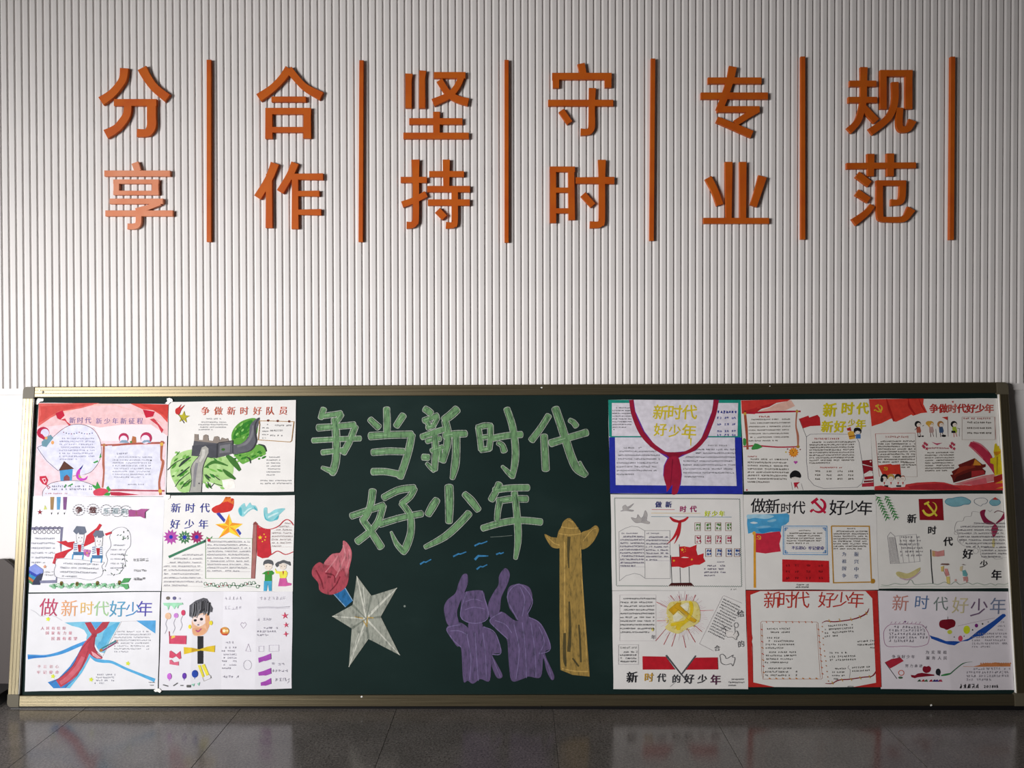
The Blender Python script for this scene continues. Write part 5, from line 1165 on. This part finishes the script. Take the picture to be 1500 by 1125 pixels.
for ch, x, y, s_, c_ in (('新', 252, 938, 112, '#26262c'), ('时', 430, 940, 92, '#c89c38'), ('代', 560, 945, 88, '#42464c'), ('的', 715, 955, 85, '#42464c'), ('好', 848, 955, 98, '#35353c'), ('少', 985, 958, 92, '#35353c'), ('年', 1125, 965, 104, '#5a2c4a')): k.T(ch, x, y, s_, c_, off=.016)
for ch, x, y, s_ in (('给', 1385, 275, 70), ('的', 1390, 590, 68), ('合', 1140, 635, 58), ('年', 475, 520, 46)): k.T(ch, x, y, s_, '#4a4a50', off=0, jit=.2)
p.put(k, 'lettering')
k = p.ink(); k.S(DK, 135, 118, 490, 39, 10, 16, w=2.8, rag=.1); k.S('#777', 135, 630, 300, 38, 1, 20); k.S(DK, 135, 675, 312, 33, 4, 17, w=3, gap=.15); k.S(DK, 1265, 960, 1430, 32, 3, 15, w=3)
for i in range(13):
    x = 1210-i*13; y = 125+i*28; k.S(DK, x, y, x+170-(i > 8)*10, 28, 1, 15, slope=.5, w=2.8, gap=.03, rag=0)
p.put(k, 'small_writing')

p = Poster(1088, 858, [(30, 48), (1405, 48), (1445, 1058), (55, 1058)], 'poster with a ragged-edged cream sheet on a red border and thin red title 新时代 好少年', (.80, .79, .76, 1))
k = p.ink()
k.n('red_border'); k.P('#c22c28', '30,48 1405,48 1445,1058 1150,1058 1390,1012 1350,130 1280,55 180,55 75,95 90,470 105,1008 330,1058 55,1058', False)
k.P('#c22c28', '82,510 100,540 90,580 100,610 92,640 80,640'); k.L('#a02020', 5, '75,95 90,500 98,545 90,580 100,640 105,1008')
k.n('text_frame'); k.L('#a86a50', 4, '185,385 200,370 500,375 770,378 785,390 830,965 820,975 210,975 195,900 185,385'); k.L('#a86a50', 3.5, '200,395 215,960'); k.L('#a86a50', 3.5, '770,395 808,960')
for i in range(8): k.L('#b8743c' if i % 2 else '#c05040', 9, [(185+i*3, 450+i*64), (205+i*3, 462+i*64)]); k.L('#c86a40', 9, [(780+i*6, 450+i*66), (798+i*6, 462+i*66)]); k.L('#c86a40', 8, [(240+i*68, 370), (250+i*68, 388)]); k.L('#c8843c', 10, [(270+i*70, 962), (290+i*70, 974)])
k.n('ribbon'); k.B('#8c2430', '825,388,5 870,368,10 960,375,12 1130,352,12 1220,325,14 1290,285,14 1315,235,5'); 
for x, y in ((905, 368), (1012, 360), (1130, 350), (1222, 325), (1288, 288)): k.L('#c8a040', 8, [(x-10, y-18), (x+8, y+16)])
k.B('#8c2430', '860,1020,6 930,1020,10 1000,985,12 1120,975,12 1250,955,12 1340,945,12 1375,915,14 1385,890,5'); 
for x, y in ((935, 1015), (1035, 985), (1130, 978), (1225, 962), (1322, 950)): k.L('#c8a040', 8, [(x-8, y-16), (x+8, y+14)])
for x, y in ((828, 425), (830, 480), (838, 548), (840, 615), (850, 680), (855, 735), (866, 785), (870, 835), (878, 895), (885, 952), (892, 995)): k.E('#b8743c', x, y, 8, 5, .8)
k.L('#9a9498', 3, '1105,830 1095,860 1118,880 1110,965', sm=True)
p.put(k, 'drawing')
k = p.ink()
k.T('新时代', 305, 145, 175, '#c0392f', 150, off=-.004); k.T('好少年', 870, 145, 165, '#c0392f', 155, off=-.004)
p.put(k, 'lettering', 'thin red hand-lettered title')
k = p.ink(); DB = '#55524e'
for x, y, x1_, n, h_, sl in ((255, 450, 490, 2, 17, -.01), (255, 542, 380, 1, 17, 0), (240, 577, 540, 3, 17, 0), (245, 692, 565, 3, 17, 0), (235, 800, 480, 1, 17, 0), (235, 862, 520, 3, 17, 0), (860, 420, 1150, 4, 18, -.06), (1200, 580, 1385, 2, 17, -.04), (910, 700, 1110, 1, 18, -.02), (910, 740, 1180, 2, 19, -.03), (935, 865, 1070, 4, 15, 0), (1145, 855, 1330, 2, 17, -.06), (1330, 645, 1365, 1, 15, 0), (1095, 1050, 1150, 1, 12, 0), (555, 860, 575, 3, 20, 0)):
    k.S(DB, x, y, x1_, 36 if n > 1 else 30, n, h_, slope=sl, w=3, rag=.1)
p.put(k, 'small_writing')

p = Poster(1283, 862, [(15, 22), (1415, 32), (1478, 1060), (50, 1050)], 'pinkish folded poster with wavy blue ribbon and dark red heart shape, bottom right corner', (.78, .735, .78, 1), folds=([745], [0, .007, 0]))
k = p.ink()
k.n('blue_ribbon'); k.P('#1f50a8', '552,485 580,495 640,512 720,545 800,545 870,550 960,520 1060,440 1150,385 1220,340 1320,265 1345,265 1358,285 1300,335 1210,410 1110,490 1040,500 950,545 880,550 810,590 740,580 660,555 570,520')
k.n('coloured_dots'); k.P('#7c1024', '650,360 670,328 730,318 790,318 820,345 812,390 770,410 730,428 700,415 660,400', True); k.L('#333', 5, '740,290 740,320'); k.E('#ccd04a', 760, 450, 26, 22); k.E('#d0dc2c', 940, 428, 36, 44); k.E('#d85068', 873, 518, 24, 30); k.E('#7a2478', 1043, 385, 18, 20)
for x, y, r_ in ((1108, 368, 9), (1002, 430, 8), (808, 503, 6), (912, 495, 6), (1168, 348, 5)): k.E('#33402f', x, y, r_)
k.L('#a08890', 3, '845,388 1000,355 1240,305')
k.n('text_frame'); k.L('#a0648c', 5, '150,372 110,400 80,450 82,540 100,590 150,608 300,600 400,608 500,590 538,560 545,480 500,400 450,372 300,368 150,372', sm=True); 
for i in range(8): k.L('#a0648c', 4, [(150+i*42, 365), (165+i*42, 345)])
k.ST('#7a4c80', 300, 345, 15)
k.n('flag'); k.P('#b0283c', '92,770 160,735 220,725 240,710 285,755 200,805 145,835'); k.L('#2a2a30', 6, '92,772 215,942'); k.O('#cf6a58', 8, 260, 880, 28, 26); k.E('#4f6a50', 252, 930, 24, 12)
k.n('heart'); k.P('#86142a', '480,830 495,808 520,812 545,806 566,828 555,865 515,880 485,860', True); k.P('#86142a', '358,900 400,905 430,885 470,878 600,895 600,908 520,915 430,925 400,935 365,925'); k.E('#20242c', 640, 868, 26, 36); k.P('#20242c', '625,890 660,890 655,912'); 
k.n('ribbon'); k.B('#3f8a50', '670,905,12 720,895,22 765,885,16'); k.B('#2f6a44', '765,885,12 830,830,10 890,785,10 940,768,5 1000,762,2')
for x, c_ in ((445, '#4a5a4a'), (485, '#b04040'), (515, '#4a6a4a'), (565, '#a02438'), (600, '#302c60'), (625, '#3c2c80'), (655, '#302c60'), (665, '#b04058')): k.P(c_, [(x-22, 970), (x+20, 970), (x+8, 945), (x-5, 950)])
k.n('orange_edging'); k.P('#cf8450', '900,808 1010,812 1060,800 1090,790 1115,782 1150,775 1200,778 1240,770 1300,778 1400,782 1405,815 1020,815 900,812')
for i in range(14): k.ST('#cf8450', 1090+i*24, 782, 12, 0, .5)
p.put(k, 'drawing')
k = p.ink()
for ch, x, y, s_, c_ in (('新', 250, 148, 165, '#c48478'), ('时', 472, 140, 145, '#5a78a4'), ('代', 665, 155, 145, '#7a8884'), ('好', 868, 170, 170, '#cfc49a'), ('少', 1068, 195, 185, '#77607c'), ('年', 1270, 180, 170, '#7a86a0')): k.T(ch, x, y, s_, c_)
p.put(k, 'lettering', 'multicoloured thin title 新时代好少年')
k = p.ink(); k.T('为实现祖', 527, 662, 36, '#5a5660', 60); k.T('服务人民', 532, 722, 36, '#5a5660', 60); k.T('争当好少年', 180, 710, 36, '#5a5660', 50); k.T('努力奋进', 315, 805, 32, '#5a5660', 48)
k.S('#8a8690', 140, 400, 520, 36, 5, 26, w=3.4, gap=.03, rag=.05); k.S('#9c98a0', 940, 835, 1410, 38, 4, 24, w=2.8); k.S('#9c98a0', 1000, 470, 1380, 34, 5, 20, w=2.5); k.S('#a8a4ac', 1270, 350, 1340, 40, 3, 18, w=2)
k.S('#1c1c20', 875, 1015, 1060, 40, 1, 46, w=6, gap=0, rag=0, cw=38); k.T('2018', 1128, 1022, 40, '#1c1c20', 28, off=.02); k.S('#1c1c20', 1235, 1022, 1275, 40, 1, 26, w=6, gap=0, rag=0, cw=22)
p.put(k, 'small_writing')

# bits of clear tape and torn paper at the poster corners
def scrap(pts, lab, z=.0045):
    bm = bmesh.new(); q = [P2B(x, y) for x, y in pts]; x0_ = sum(a[0] for a in q)/len(q); y0_ = sum(a[1] for a in q)/len(q)
    f = bm.faces.new([bm.verts.new((a[0]-x0_, a[1]-y0_, 0)) for a in q])
    ret = bmesh.ops.extrude_face_region(bm, geom=[f])
    for v in ret['geom']:
        if isinstance(v, bmesh.types.BMVert): v.co.z = .0008
    bmesh.ops.recalc_face_normals(bm, faces=bm.faces[:])
    o = link('tape_scrap', meshof('tape_scrap', bm), None, M['chip'])
    o.matrix_world = BM_ @ Matrix.Translation((x0_, y0_, z)); tag(o, lab, 'tape')
scrap([(52.5, 592), (53, 587), (56, 583.5), (64, 584), (63.5, 587.5), (58.5, 588.5), (55.5, 592.5)], 'bent strip of whitish tape at the top left corner of the pink curtain poster', .0005)
scrap([(245, 584), (249, 583), (253, 584.5), (254, 588), (250, 589.5), (247.5, 592.5), (242.5, 591), (246, 588)], 'crumpled white tape between the two top left posters')
scrap([(240.5, 727), (243, 724.5), (250, 725), (249.5, 729.5), (246, 731.5), (241, 730)], 'white tape scrap above the torch poster, where four posters meet')
scrap([(226, 1010.5), (230, 1008), (234.5, 1008), (237.5, 1011.5), (235, 1014.5), (231.5, 1012.5), (228, 1013)], 'white tape scrap on the bottom edge between the two lowest left posters')

# ------------------------------------------------------------------ panel beside the board
YP = -.02
pts = [(-60, 845), (-30, 824), (0, 819.5), (6, 819.5), (18, 829), (24, 838), (26, 1008), (-60, 1008)]
bm = bmesh.new(); q = [on(x, y, 1, YP) for x, y in pts]
xb = q[-2].x; zb = 0.045
f = bm.faces.new([bm.verts.new((v.x-xb, YP, max(v.z, zb))) for v in q])
ret = bmesh.ops.extrude_face_region(bm, geom=[f])
for v in ret['geom']:
    if isinstance(v, bmesh.types.BMVert): v.co.y = -.004
bmesh.ops.recalc_face_normals(bm, faces=bm.faces[:])
pr = link('side_panel', None); pr.location = (xb, 0, 0)
tag(pr, 'dark taupe upright panel with sloping top at the left end of the blackboard', 'panel')
link('panel_body', meshof('panel_body', bm), pr, M['taupe'])
box_obj('panel_base', q[0].x-xb, -.004, -.158, -.002, 0.0002, zb, M['black'], pr)
